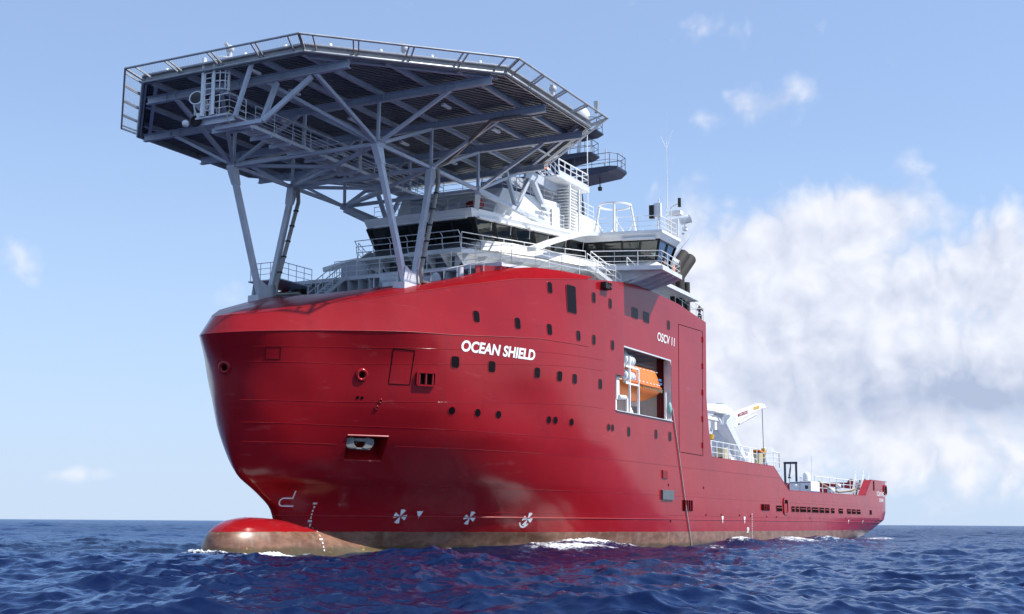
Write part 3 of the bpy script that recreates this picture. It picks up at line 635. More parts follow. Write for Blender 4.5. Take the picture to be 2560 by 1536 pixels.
# ---- lettering and marks, laid on the shell
def text_mesh(body, size=1.0, shear=0.0, offset=0.0, align='LEFT', sx=1.0):
    cu = bpy.data.curves.new('t', 'FONT'); cu.body = body; cu.size = size; cu.shear = shear; cu.offset = offset; cu.align_x = align; cu.resolution_u = 4
    ob = bpy.data.objects.new('t', cu); COL.objects.link(ob); bpy.context.view_layer.update(); dg = bpy.context.evaluated_depsgraph_get()
    me = ob.evaluated_get(dg).to_mesh(); vs = [(v.co.x*sx, v.co.y) for v in me.vertices]; fs = [tuple(p.vertices) for p in me.polygons]
    ob.evaluated_get(dg).to_mesh_clear(); bpy.data.objects.remove(ob); bpy.data.curves.remove(cu); return vs, fs
def lay(mb, vs, fs, fx, off=.025, bvh=None):
    mb.add([skin_pt(*fx(u, v), off, bvh) for u, v in vs], fs)
def lay_between(mb, body, pl, pr_, capz, shear=.0, offset=.0):
    """text with its baseline from pl to pr_ (shell points), capitals capz high"""
    vs, fs = text_mesh(body, 1.0, shear, offset); u0 = min(v[0] for v in vs if v[1] < .3); u1 = max(v[0] for v in vs if v[1] < .3); hcap = max(v[1] for v in vs)
    lay(mb, vs, fs, lambda u, v: (pl[0]+(pr_[0]-pl[0])*(u-u0)/(u1-u0), pl[2]+(pr_[2]-pl[2])*(u-u0)/(u1-u0)+v/hcap*capz))
mb = MB(); pl, _ = hit(1153, 877); pr_, _ = hit(1336, 901); q, _ = hit(1160, 850)
lay_between(mb, 'OCEAN SHIELD', pl, pr_, abs(q[2]-pl[2])*.98, .2, .034); mb.build('name_lettering', 'lettering', ship)
mb = MB(); pl, _ = hit(1643, 851); pr_, _ = hit(1685, 866); lay_between(mb, 'OSCV 11', pl, pr_, .62, .14, .014); mb.split('yard_lettering', 'lettering', ship)
mb = MB(); lay_between(mb, 'OCEAN SHIELD', (95.0, -11, 4.98), (99.5, -11, 5.0), .5, 0, .012); lay_between(mb, 'SYDNEY', (96.1, -11, 4.3), (98.4, -11, 4.32), .38, 0, .01); mb.build('stern_lettering', 'lettering', ship)
mb = MB()
z7 = lambda u, v: (490+u*.25876, 1050+v*.25876)
for body, u, v in (('8M', 1147, 808), ('8', 1140, 843), ('6', 1126, 878), ('4', 1115, 912), ('2', 1108, 945), ('7M', 1095, 980), ('8', 1100, 1015), ('6', 1125, 1048), ('4', 1170, 1082), ('2', 1195, 1122), ('6M', 1207, 1157), ('8', 1222, 1192), ('6', 1230, 1228), ('4', 1236, 1262)):
    c, n_ = hit(*z7(u, v))
    if c is None: continue
    vs, fs = text_mesh(body, .17, .1, .006, 'CENTER')
    t, up, nn = frame_at(c, n_); k_ = 1.15
    mb.add([c+t*u_*k_+up*(v_-.05)+nn*.02 for u_, v_ in vs], fs)
mb.build('draught_marks', 'lettering', ship)
mb = MB()
for i in range(12):
    c, n_ = hit(1879.2+.05*i, 1286.4+i*5.9); vs, fs = text_mesh('86420'[i % 5] if i else 'M', .19, .1, .008, 'CENTER')
    mb.add([(c[0]+u_*1.3, -11.03, c[2]+v_-.07) for u_, v_ in vs], fs)
vs, fs = text_mesh('59', .62, .2, .02); c, _ = hit(1866, 1332); mb.add([(c[0]+u_, -11.03, c[2]+v_) for u_, v_ in vs], fs); mb.build('load_line_marks', 'lettering', ship)
def poly_decal(mb, px, py, polys, off=.025):
    c, n_ = hit(px, py); t, up, nn = frame_at(c, n_)
    for p in polys: mb.add([skin_pt(c[0]+t[0]*u+up[0]*v, c[2]+t[2]*u+up[2]*v, off) for u, v in p], [tuple(range(len(p)))])
blades = []
for a in (80, 170, 260, 350):
    blades.append([(0, 0)]+[(.40*math.cos(R(a+d))*1.05, .44*math.sin(R(a+d))) for d in (-24, -8, 8, 24)])
blades = [[(u+v*.15, v) for u, v in p] for p in blades]
mb = MB(); poly_decal(mb, 1000, 1291, blades); poly_decal(mb, 1173.5, 1295, blades); poly_decal(mb, 1318, 1298, blades)
arc = [[(.42*math.cos(R(a))*1.1-.15, .62*math.sin(R(a))+.05), (.42*math.cos(R(a+20))*1.1-.15, .62*math.sin(R(a+20))+.05), (.34*math.cos(R(a+20))*1.1-.15, .5*math.sin(R(a+20))+.05), (.34*math.cos(R(a))*1.1-.15, .5*math.sin(R(a))+.05)] for a in range(205, 325, 20)]
poly_decal(mb, 1317, 1299, arc); mb.split('thruster_mark', 'lettering', ship)
mb = MB()
for px, py, s_ in ((1048, 1286, .2), (1806, 1299, .26), (1861, 1300, .26), (2121, 1305, .2), (2156, 1306, .2)): poly_decal(mb, px, py, [[(-s_, s_), (s_, s_), (0, -s_*1.3)]])
mb.split('tug_mark', 'lettering', ship)
mb = MB()
bw = [[(.30, .62), (.37, .62), (.45, .2), (.38, .2)], [(.45, .2), (.45, .13), (-.05, .13), (-.05, .2)]]
bw += [[(-.05+.28*math.cos(R(a)), -.08+.28*math.sin(R(a))), (-.05+.28*math.cos(R(a+22.5)), -.08+.28*math.sin(R(a+22.5))), (-.05+.21*math.cos(R(a+22.5)), -.08+.21*math.sin(R(a+22.5))), (-.05+.21*math.cos(R(a)), -.08+.21*math.sin(R(a)))] for a in np.arange(90, 270, 22.5)]
bw += [[(-.05, -.29), (-.05, -.36), (.6, -.36), (.6, -.29)]]
poly_decal(mb, 711, 1252, bw); mb.build('bulb_mark', 'lettering', ship)
#@@PART2
# ------------------------------------------------------------------ helideck over the bow
HX = 3.4; HA = 13.1; HN = 14.3; T8 = math.tan(math.pi/8)
def octo(a, z): return [(HX+a*sx, a*sy, z) for sx, sy in ((-1, -T8), (-T8, -1), (T8, -1), (1, -T8), (1, T8), (T8, 1), (-T8, 1), (-1, T8))]
ocp = [(x, y) for x, y, z in octo(HA, 0)]
heli = MB().prism(ocp, 26.0, 26.08).build('helideck', 'plank', ship)
def clip_oct(px, py, dx, dy, a):         # part of a line inside the octagon
    t0, t1 = -60, 60
    for i in range(8):
        nx, ny = math.cos(math.pi/4*i), math.sin(math.pi/4*i); dn = dx*nx+dy*ny; c = a-((px-HX)*nx+py*ny)
        if abs(dn) < 1e-6:
            if c < 0: return None
        elif dn > 0: t1 = min(t1, c/dn)
        else: t0 = max(t0, c/dn)
    return (t0, t1) if t1 > t0+.1 else None
mb = MB(); th = R(-28); dx, dy = math.cos(th), math.sin(th)
for i in range(-36, 37):
    ox, oy = HX-dy*i*.38, dx*i*.38; c = clip_oct(ox, oy, dx, dy, HA-.1)
    if c: mb.bar((ox+dx*c[0], oy+dy*c[0], 25.95), (ox+dx*c[1], oy+dy*c[1], 25.95), .2, .1)
mb.build('plank_rib', 'plank', heli)['kind'] = 'stuff'
mb = MB(); e = octo(HA+.02, 25.85)
for a, b_ in zip(e, e[1:]+e[:1]): mb.bar(a, b_, .1, .44)
mb.build('edge_channel', 'alu', heli)
mb = MB(); e = octo(HA+.16, 26.1)
for a, b_ in zip(e, e[1:]+e[:1]): mb.bar(a, b_, .24, .12)
mb.build('gutter', 'alu', heli, bevel=.03)
e = octo(HA+.2, 25.72); MB().tube(e+e[:1], .09, 8).build('drain_pipe', 'alu', heli, smooth=60)
GX = [-7.9, -2.3, 3.5, 9.25, 14.9]; GY = [7.0, 12.5, 12.9, 12.6, 7.2]
for gx, gy in zip(GX, GY):
    mb = MB(); mb.ibeam((gx, -gy, 25.42), (gx, gy, 25.42), .3, .44)
    for y in (-9.9, -5.2, 0, 5.2, 9.9):
        if abs(y) < gy: mb.box((gx, y-.35, 25.42), (.26, .03, .36)); mb.box((gx, y+.35, 25.42), (.26, .03, .36))
    mb.build('girder', 'steel', heli)
for y in (-11.2, -8.4, -5.2, -2.6, 0, 2.6, 5.2, 8.4, 11.2):
    c = clip_oct(HX, y, 1, 0, HA-.15); MB().ibeam((HX+c[0], y, 25.77), (HX+c[1], y, 25.77), .2, .28, .03).build('stringer', 'steel', heli)
# diagonal trimmers under the chamfered edges
for sx, sy in ((-1, -1), (-1, 1), (1, -1), (1, 1)):
    MB().ibeam((HX+sx*12.6, sy*5.2, 25.75), (HX+sx*5.2, sy*12.6, 25.75), .2, .3, .035).build('trimmer', 'steel', heli)
NX = [-2.35, 3.45, 9.3]; NZ = 22.75; NY = 5.2
def brace(p, q, w=.34): MB().bar(p, q, w, w).build('brace', 'steel', heli, bevel=.02)
top = 25.22
for sd in (-1, 1):
    for i, x in enumerate(NX):
        n0 = (x, sd*NY, NZ)
        brace(n0, (GX[i+1], sd*NY, top), .17); brace(n0, (GX[i+1], sd*9.9, top), .19); brace(n0, (GX[i+1], sd*.5, top), .2)
        if i == 0: brace(n0, (GX[0], sd*NY*.93, top), .22); brace(n0, (GX[0], sd*1.6, top), .2)
        brace(n0, (GX[i+2] if i < 2 else 14.9, sd*NY, top), .2)
        if i < 2: brace(n0, (NX[i+1], sd*NY, NZ), .21)
        mb = MB(); mb.box((x, sd*NY, NZ), (.45, .45, .4)); mb.box((x, sd*NY, NZ+.12), (.7, .7, .05)); mb.build('node', 'steel', heli, bevel=.04)
    brace((9.3, sd*NY, NZ), (19.6, sd*NY, 22.45), .3)
    brace((14.6, sd*NY, 22.7), (12.9, sd*NY, 25.2), .26); brace((14.6, sd*NY, 22.7), (16.6, sd*NY, 25.3), .26); brace((20.6, sd*NY, 22.0), (16.9, sd*NY, 25.4), .34)
    brace((9.3, sd*NY, NZ-.2), (10.9, sd*4.2, 21.95), .34)
for i, x in enumerate(NX): brace((x, -NY, NZ), (x, NY, NZ), .22); 
for i in range(3): brace((NX[i], 0, NZ), (GX[i+1], 0, top), .18)
for i in (0, 1): brace((NX[i], -NY, NZ), (NX[i+1], NY, NZ), .2); brace((NX[i], NY, NZ), ((NX[i]+NX[i+1])/2, 0, NZ), .2)
# raking legs standing on the whaleback
for sd in (-1, 1):
    f = np.array((1.15, sd*5.25, 15.15))
    for x, off in ((NX[0], -.42), (NX[1], .42)):
        p = f+np.array((off, 0, 0)); q = np.array((x+(-.05 if off < 0 else .05), sd*NY, NZ-.2)); d = (q-p)/np.linalg.norm(q-p)
        mb = MB(); mb.bar(p, q, .35, .32, up=(0, 1, 0)); leg = mb.build('leg', 'ltgrey', heli, bevel=.03)
        g = MB(); a = q-d*1.1
        g.loft([[a+np.array((sx*w, sy*.2, 0)) for sx, sy in ((-1, -1), (1, -1), (1, 1), (-1, 1))] for a, w in ((q-d*1.0, .2), (q-d*.3, .3), (q+d*.12, .34))]); g.build('haunch', 'ltgrey', heli)
    g = MB()
    for yy in (-.24, .24): g.slab([(f[0]-1.0, f[1]+yy, 14.9), (f[0]+1.0, f[1]+yy, 15.1), (f[0]+.75, f[1]+yy, 16.2), (f[0], f[1]+yy, 15.9), (f[0]-.75, f[1]+yy, 16.2)], (0, .04, 0))
    g.box((f[0], f[1], 15.0), (2.2, .8, .4)); g.build('leg_shoe', 'ltgrey', heli)
    # drain pipe clamped to the aft leg
    p = f+np.array((.42, 0, .9)); q = np.array((NX[1], sd*NY, NZ-1.0)); o_ = np.array((.12, -.46, 0)) 
    pts = [q+o_+np.array((-.1, 0, .9)), q+o_, p+o_, p+o_+np.array((.1, 0, -.6)), p+o_+np.array((1.3, -.1, -.62)) if sd < 0 else p+o_+np.array((.2, -1.6, -.62)), p+o_+(np.array((1.5, -.1, -.8)) if sd < 0 else np.array((.2, -1.85, -.8))), p+o_+(np.array((1.5, -.1, -2.0)) if sd < 0 else np.array((.2, -1.85, -2.2)))]
    dp = MB().tube(pts, .13, 10).build('drain_pipe', 'pipe', heli, smooth=50)
    mb = MB()
    for i in range(5): c = q+o_+(p-q)*(i+.6)/5.4; mb.tube([c-np.array((0, 0, .05)), c+np.array((0, 0, .05))], .17, 10)
    mb.split('pipe_clamp', 'black', heli)
# long drain line under the deck
pts = [atZ(1358, 255, 26.0), atZ(1354, 285, 25.4), atZ(1262, 296, 24.95), atZ(1228, 302, 24.9), (4.3, -5.9, 23.3), (3.75, -5.5, 22.9)]
MB().tube(pts, .12, 8).build('drain_pipe', 'pipe', heli, smooth=50)
# safety net frames
on, inn_ = octo(HN, 26.27), octo(HA+.12, 25.82)
for i in range(8):
    a0, a1, b0, b1 = (np.array(q) for q in (on[i], on[(i+1) % 8], inn_[i], inn_[(i+1) % 8]))
    mb = MB(); mb.tube([a0, a1], .065, 8); mb.tube([b0, b1], .045, 6)
    for k in range(1, 4):
        f = k/4
        for e in (-.012, .012): mb.bar(a0+(a1-a0)*(f+e), b0+(b1-b0)*(f+e), .07, .09)
    for f in (.004, .06, .94, .996): mb.bar(a0+(a1-a0)*f, b0+(b1-b0)*f, .07, .09)
    fr_ = mb.build('net_frame', 'alu', heli)
    mb = MB(); z_ = np.array((0, 0, -.03)); mb.add([a0+z_, a1+z_, b1+z_, b0+z_], [(0, 1, 2, 3)]); mb.build('safety_net', 'net', heli)
# perimeter lights and fire monitors
for (x, y, z), i in zip(octo(HA-.1, 26.08), range(8)):
    x2, y2, z2 = octo(HA-.1, 26.08)[(i+1) % 8]
    for f in (.12, .37, .63, .88): MB().lathe([(.0, 0), (.12, 0), (.12, .1), (.09, .2), (0, .22)], (x+(x2-x)*f, y+(y2-y)*f, z+.1), n=8).build('perimeter_light', 'white', heli)
for px, py in ((575, 128), (1012, 128), (1382, 227)):
    c = atZ(px, py, 26.95); mb = MB(); mb.lathe([(.0, -.5), (.14, -.5), (.14, 0), (.0, 0)], c, n=8); mb.sphere(c+np.array((0, 0, .1)), .24, 10, 8); mb.tube([c+np.array((-.1, 0, .1)), c+np.array((-.7, -.25, .2))], .1, 8); mb.build('fire_monitor', 'ltgrey', heli, smooth=50)
# floodlights under the deck
for x, y in ((-9, -1.6), (-5.2, -1.4), (-1, 2.5), (.6, -1.4), (6.2, -1.5), (6.5, 3.4), (11.5, -2), (6.3, -8.1), (.8, -7.8)):
    MB().box((x, y, 25.5), (.9, .22, .14)).build('tube_light', 'white', heli, bevel=.02)
# hanging inspection walkway with caged ladder
wz = 23.2
mb = MB(); mb.box((2.6, -.25, wz-.12), (21.4, .10, .2)); mb.box((2.6, .85, wz-.12), (21.4, .10, .2))
for i in range(54): mb.box((-8+i*.4, .3, wz-.03), (.26, 1.0, .05))
wk = mb.build('walkway', 'ltgrey', heli)
mb = MB()
for i in range(13): mb.box((-7.6+i*1.7, .3, wz-.32), (.1, 1.5, .2))
mb.split('walkway_bearer', 'steel', heli)
mb = MB(); rail(mb, [(-7.2, -.3, wz), (13.2, -.3, wz)], 1.1, 3, 1.7); rail(mb, [(-7.2, .9, wz), (13.2, .9, wz)], 1.1, 3, 1.7); mb.build('walkway_railing', 'ltgrey', heli)
mb = MB(); mb.box((-8.7, .75, wz-.05), (1.9, 2.5, .1)); mb.box((-9.3, .75, wz-.24), (.12, 2.7, .28)); mb.box((-7.9, .75, wz-.24), (.12, 2.7, .28)); mb.build('service_platform', 'ltgrey', heli)
mb = MB(); rail(mb, [(-9.6, .9, wz), (-9.6, -.45, wz), (-8.2, -.45, wz)], 1.1, 3, .7); rail(mb, [(-9.6, 1.95, wz), (-7.8, 1.95, wz)], 1.1, 3, .9); mb.build('platform_railing', 'white', heli)
mb = MB(); ladder(mb, (-9.7, .95, wz), (-9.7, .95, 26.5), .5, (0, 1, 0), .3, .03); mb.tube([(-9.75, .55, wz), (-9.75, .55, 26.5)], .08, 8); mb.tube([(-9.75, 1.3, wz), (-9.75, 1.3, 26.5)], .1, 8); mb.build('ladder', 'white', heli)
mb = MB()
for z in (24.6, 25.05, 25.5, 25.95, 26.4): mb.tube([(-9.75+.36*(1-math.cos(R(a)))*1.0, .4-.62*math.sin(R(a))*.9, z) for a in np.linspace(0, 180, 10)], .035, 5)
for a in (25, 60, 90, 120, 155): mb.tube([(-9.75+.36*(1-math.cos(R(a))), .4-.62*math.sin(R(a))*.9, 24.6), (-9.75+.36*(1-math.cos(R(a))), .4-.62*math.sin(R(a))*.9, 26.4)], .03, 5)
mb.build('ladder_cage', 'white', heli)
brace((-9.5, -.8, wz-.2), (-9.55, -1.9, 25.9), .2)
MB().bar((-8.9, -2.2, 22.7), (-8.9, 0.9, 22.7), .22).bar((-8.9, -2.2, 22.7), (-7.9, -2.25, 25.1), .24).bar((-8.9, -2.2, 22.7), (-7.9, -4.6, 25.1), .24).bar((-8.9, .9, 22.6), (-8.9, .9, 23.1), .2).build('hanger', 'steel', heli)
def searchlight(c, aim, s=1.0, name='searchlight', mat='white'):
    aim = Vector(aim).normalized(); c = Vector(c); q = Vector((0, 0, 1)).rotation_difference(aim)
    mb = MB(); mb.loft([[c+q @ Vector((r*s*math.cos(2*math.pi*j/18), r*s*math.sin(2*math.pi*j/18), z*s)) for j in range(18)] for r, z in ((.12, -.42), (.26, -.4), (.31, -.3), (.32, .38), (.36, .4), (.36, .46), (.31, .46))], cap=False)
    mb.lathe([(.14*s, 0), (.2*s, .05*s), (.2*s, .25*s), (.1*s, .3*s)], c-Vector((0, 0, .85*s)), n=12)
    for k in (-1, 1): mb.bar(c+Vector((-aim.y, aim.x, 0))*k*.36*s, c+Vector((-aim.y, aim.x, 0))*k*.2*s-Vector((0, 0, .55*s)), .07*s)
    o = mb.build(name, mat, heli if name == 'searchlight' else ship, smooth=40)
    return o, c, q
sl_, c, q = searchlight((-9.4, 1.75, wz+.95), (-.9, -.25, .18), 1.15)
MB().loft([[c+q @ Vector((r*math.cos(2*math.pi*j/18), r*math.sin(2*math.pi*j/18), z)) for j in range(18)] for r, z in ((.36, .48), (.2, .42), (.02, .40))], cap=False).build('lens', 'darkglass', heli, smooth=50)
c = atX(490, 303, -9.6); mb = MB(); mb.lathe([(.3, -.04), (.34, 0), (.3, .04), (.26, 0), (.3, -.04)], c, (1, .3, 0), 16); mb.build('cable_reel', 'black', heli); MB().sphere(c+np.array((-.2, .55, -.12)), .2, 10, 8).build('camera_dome', 'white', heli, smooth=60)
MB().tube([(-9.65+.32*math.cos(a), -.65, wz-.3+.36*math.sin(a)) for a in np.linspace(0, 5.6, 20)], .025, 6).build('cable_loop', 'rope', heli)

# ------------------------------------------------------------------ superstructure
H = lambda p, z: [(x, y, z) for x, y in p]
mir = lambda p: p+[(x, -y) for x, y in p[::-1] if abs(y) > 1e-6]
# lower house between boat deck and bridge deck
lower = mir([(10.9, 0), (10.9, -3.5), (13, -4.6), (20.6, -7.0), (22.2, -9.9), (34.5, -9.9), (34.5, 0)])
house = MB().prism(lower, 17.3, 18.98).build('deckhouse', 'white', ship)
grey = MB(); grey.box((10.84, 0, 18.1), (.08, 6.9, 1.6)); grey.build('house_front_shade', 'dkgrey', house)  # dark grey sheet paints shade onto the white house's forward face
mb = MB(); mb.box((7.9, 3.3, 17.85), (.9, 1.5, 1.1)); mb.split('deck_locker', 'steel', house, bevel=.04)
# bridge deck slab, flared out under the windows
bd = mir([(9.25, 0), (9.25, -4.0), (15.6, -6.8), (18.6, -8.6), (19.2, -10.3), (20.45, -13.45), (24.6, -13.3), (26.4, -11.4), (34, -11.2), (34, 0)])
bdeck = MB().prism(bd, 18.86, 19.02).build('bridge_deck', 'white', ship)
mb = MB(); 
for a, b_ in zip(bd, bd[1:]):
    if abs(a[1]) > 0 or True: mb.bar((*a, 18.92), (*b_, 18.92), .12, .3)
mb.build('deck_edge', 'ltgrey', bdeck)
mb = MB()
for y in np.arange(-3.6, 3.7, 1.2): mb.slab([(9.3, y, 18.86), (10.8, y, 18.86), (10.8, y, 17.9)], (0, .06, 0))
for t in np.linspace(.05, .95, 7):
    for sd in (-1, 1):
        x, y = 9.6+(18.4-9.6)*t, -(4.1+(8.5-4.1)*t); mb.slab([(x, sd*y, 18.86), (x+.5, sd*(y+1.5), 18.86), (x+.5, sd*(y+1.5), 18.0)], (.05, 0, 0))
mb.split('deck_bracket', 'ltgrey', bdeck)
mb = MB()
for sd in (-1, 1):
    mb.loft([[(20.3, sd*9.8, z0), (21.2, sd*y1, z1), (24.6, sd*y1, z1), (25.5, sd*9.8, z0)] for z0, y1, z1 in ((17.2, 10.1, 17.2), (17.9, 10.5, 18.0), (18.86, 12.8, 18.86))], cap=True)
    for k in range(4): mb.slab([(20.9+k*1.1, sd*10.1, 18.84), (20.9+k*1.1, sd*13.2, 18.84), (20.9+k*1.1, sd*13.2, 18.66), (20.9+k*1.1, sd*10.4, 17.9)], (.06, 0, 0))
mb.split('wing_bracket', 'ltgrey', bdeck)
# bridge: roof, sill, leaning mullions, panes
RF = [(10.25, 0), (10.25, -4.18), (20.65, -7.56), (21.82, -12.95), (25.5, -12.95), (26.5, -10.5), (33, -10), (33, 0)]
roof = MB().prism(mir(RF), 21.72, 21.92).build('bridge_roof', 'white', ship)
def outline(dx, ins):                     # the window wall, set in below the roof
    return [(10.25+dx, 0), (10.25+dx, -4.18+ins*.25), (20.9+dx, -7.5+ins*.4), (21.82+dx*.9, -12.95+ins), (25.4, -12.95+ins), (26.2, -10.5+ins), (32.5, -10+ins), (32.5, 0)]
top_, bot_ = outline(.35, .35), outline(1.35, .95)
mb = MB(); f0 = mir(RF); f1 = mir(outline(.25, .3)); mb.loft([H(f0, 21.72), H(f1, 21.34)], cap=False); mb.build('fascia', 'white', roof)
mb = MB()
for (xa, ya), (xb, yb), k in ((( 10.5, -3.6), (10.5, 3.6), 0), ((10.9, -4.2), (14.9, -5.5), 1), ((15.4, -5.66), (19.5, -7.0), 1), ((21.9, -12.3), (21.4, -10.0), 1)): mb.bar((xa-.02, ya-.12, 21.36), (xb-.02, yb-.12, 21.36), .34, .14)
mb.split('blind_box', 'white', roof)
mb = MB(); f2 = mir(outline(1.15, .8)); f3 = mir(outline(.0, -.15)); f3 = [(max(x, 9.5) if abs(y) < 5 else x, y) for x, y in f3]
mb.loft([H(mir(bot_), 19.95), H(f2, 19.78), H(mir(outline(.15, .15)), 19.02)], cap=False); mb.build('bridge_bulwark', 'white', ship)
mb = MB(); fa = outline(.9, .6); mb.add([(9.55, -3.7, 19.04), (9.55, 3.7, 19.04), (11.2, 3.75, 19.86), (11.2, -3.75, 19.86)], [(0, 1, 2, 3)]); mb.slab([(9.5, -3.85, 19.03), (9.5, 3.85, 19.03), (11.15, 3.9, 19.85), (11.15, -3.9, 19.85)], (.06, 0, -.02)); mb.build('bulwark_front', 'dkgrey', ship)
bridge = MB().prism(mir(bot_), 19.02, 19.06).build('wheelhouse', 'dkgrey', ship)
ZT, ZB = 21.34, 19.95
def wall(a_t, b_t, a_b, b_b, n, mw=.16, glass='glass'):
    P = lambda t, f: np.array((*(np.array(a_t)+(np.array(b_t)-np.array(a_t))*t), ZT))*(1-f)+np.array((*(np.array(a_b)+(np.array(b_b)-np.array(a_b))*t), ZB))*f
    mb = MB()
    for i in range(n+1): mb.bar(P(i/n, 0), P(i/n, 1), mw, .14)
    mb.bar(P(0, .02), P(1, .02), .12, .16); mb.bar(P(0, .99), P(1, .99), .12, .12); mb.build('mullion', 'black', bridge)
    for i in range(n):
        e = .5*mw/max(.2, np.linalg.norm(P(0, 0)-P(1, 0))); MB().add([P(i/n+e, .03), P((i+1)/n-e, .03), P((i+1)/n-e, .97), P(i/n+e, .97)], [(0, 1, 2, 3)]).build('bridge_window', glass, bridge)
T_, B2_ = top_, bot_
for sd in (-1, 1):
    s2 = lambda p: (p[0], p[1]*-sd)
    wall(s2(T_[1]), s2(T_[2]), s2(B2_[1]), s2(B2_[2]), 6, .34); wall(s2(T_[2]), s2(T_[3]), s2(B2_[2]), s2(B2_[3]), 4); wall(s2(T_[3]), s2(T_[4]), s2(B2_[3]), s2(B2_[4]), 2)
    wall(s2(T_[4]), s2(T_[5]), s2(B2_[4]), s2(B2_[5]), 2); wall(s2(T_[5]), s2(T_[6]), s2(B2_[5]), s2(B2_[6]), 4)
wall(T_[1], (T_[1][0], -T_[1][1]), B2_[1], (B2_[1][0], -B2_[1][1]), 5, .2, 'darkglass')
# inside: consoles, ceiling, core bulkhead
mb = MB(); mb.box((13.3, 0, 19.6), (1.0, 5.5, 1.0)); mb.box((24, -10.2, 19.55), (.6, 1.6, .95)); mb.box((24, 10.2, 19.55), (.6, 1.6, .95)); mb.split('console', 'dkgrey', bridge)
mb = MB(); mb.prism(mir(outline(.6, .6)), 21.5, 21.55); mb.build('bridge_ceiling', 'dkgrey', bridge)
mb = MB(); mb.box((25, 0, 20.4), (10, 10, 2.2)); mb.build('core_bulkhead', 'dkgrey', bridge)
for y in (-10.6,): 
    mb = MB(); mb.box((23.4, y, 19.75), (.5, .5, .12)); mb.box((23.65, y, 20.2), (.12, .48, .9)); mb.tube([(23.4, y, 19.1), (23.4, y, 19.7)], .06, 8); mb.build('pilot_chair', 'black', bridge, bevel=.04)
# white sweep from the bridge deck up to the wing roof
sw = [(11.4, -8.0, 18.98), (14.2, -8.05, 20.0), (16.6, -8.0, 20.75), (18.6, -7.9, 21.35), (20.2, -7.9, 21.72), (21.6, -8.8, 21.86)]
mb = MB()
for sd in (1, -1):
    rg = []
    for i, (x, y, z) in enumerate(sw): w = .34-.02*i; rg.append([(x, sd*(y+.35), z+.16), (x-.1, sd*(y-.35), z+.16), (x-.05, sd*(y-.3), z-w*.5), (x+.1, sd*(y+.35), z-w*.35)])
    mb.loft(rg)
mb.split('roof_sweep', 'white', roof, smooth=40)
mb = MB()
for sd in (1, -1): mb.slab([(10.2, sd*-5.0, 19.02), (13.5, sd*-6.9, 19.02), (20.4, sd*-9.4, 19.02), (20.7, sd*-8.4, 19.75), (13.6, sd*-5.6, 20.0), (11.2, sd*-4.4, 19.9)], (.12, sd*.12, 0))
mb.split('bulwark_flare', 'white', ship)
# wipers
mb = MB()
for t in np.linspace(.14, .97, 6): x, y = 10.6+(20.9-10.6)*t, -(4.1+3.35*t); mb.tube([(x+.2, y-.06, 21.3), (x-.2+.4, y-.1+.1, 20.7)], .02, 5)
mb.build('wiper', 'white', bridge)
# railings of bridge deck, boat deck, bridge roof
def railing(path, name='railing', mat='white', parent=ship, **k): return rail(MB(), path, **k).build(name, mat, parent)
mb = MB(); P = [(9.3, y, 19.02) for y in (4.0, -4.0)]
for k in range(3): mb.tube([(9.15-.28*(1-k/3)**2, p[1], 19.02+1.12*(1-k/3)) for p in P], .03, 6)
for y in np.linspace(-4, 4, 7): mb.tube([(9.3, y, 19.02), (9.12, y, 19.6), (9.18, y, 19.9), (9.42, y, 20.14)][:3]+[(8.9, y, 20.14)], .03, 6)
mb.build('railing', 'ltgrey', ship)
railing([(9.35, -4.0, 19.02), (15.6, -6.85, 19.02), (18.5, -8.6, 19.02)], step=1.6); railing([(18.7, -8.9, 19.02), (19.3, -10.4, 19.02), (20.5, -13.4, 19.02), (24.6, -13.2, 19.02), (26.3, -11.4, 19.02)], step=1.5)
railing([(9.35, 4.0, 19.02), (15.6, 6.85, 19.02), (19.3, 10.4, 19.02), (20.5, 13.4, 19.02), (24.6, 13.2, 19.02)], step=1.6)
railing([(6.95, 4.2, 17.3), (6.95, -8.2, 17.3), (7.3, -8.75, 17.3), (9.2, -9.45, 17.45), (12, -9.9, 17.5), (15.6, -10.7, 17.6)], step=1.75); railing([(15.6, -10.7, 17.6), (18.6, -10.8, 17.85)], step=1.4)
railing([(20.6, -10.8, 18.95), (25, -10.8, 18.1)], h=.95, rails=2, step=1.5); railing([(30, -10.8, 18.02), (33, -10.8, 17.75), (36.2, -10.8, 17.42)], h=1.15, rails=2, step=1.5)
railing([(36.2, -10.8, 17.42), (36.2, -6, 17.42)], h=1.15, rails=2)
railing([(11, 3.9, 21.92), (11, -3.9, 21.92), (19, -6.7, 21.92)], h=1.0, rails=3, step=1.9, r=.022)
railing([(21.2, -8, 21.92), (22.1, -12.7, 21.92), (25.3, -12.7, 21.92)], step=1.5); railing([(26, -9.8, 21.92), (32.8, -9.8, 21.92)], step=1.7)
railing([(3.6, 8.4, 16.9), (3.6, 6.0, 16.9), (6.8, 5.9, 16.9)], 'railing', 'ltgrey', step=.9)
mb = MB(); mb.box((5.2, 7.2, 16.84), (3.4, 2.6, .08)); mb.build('side_platform', 'steel', ship)
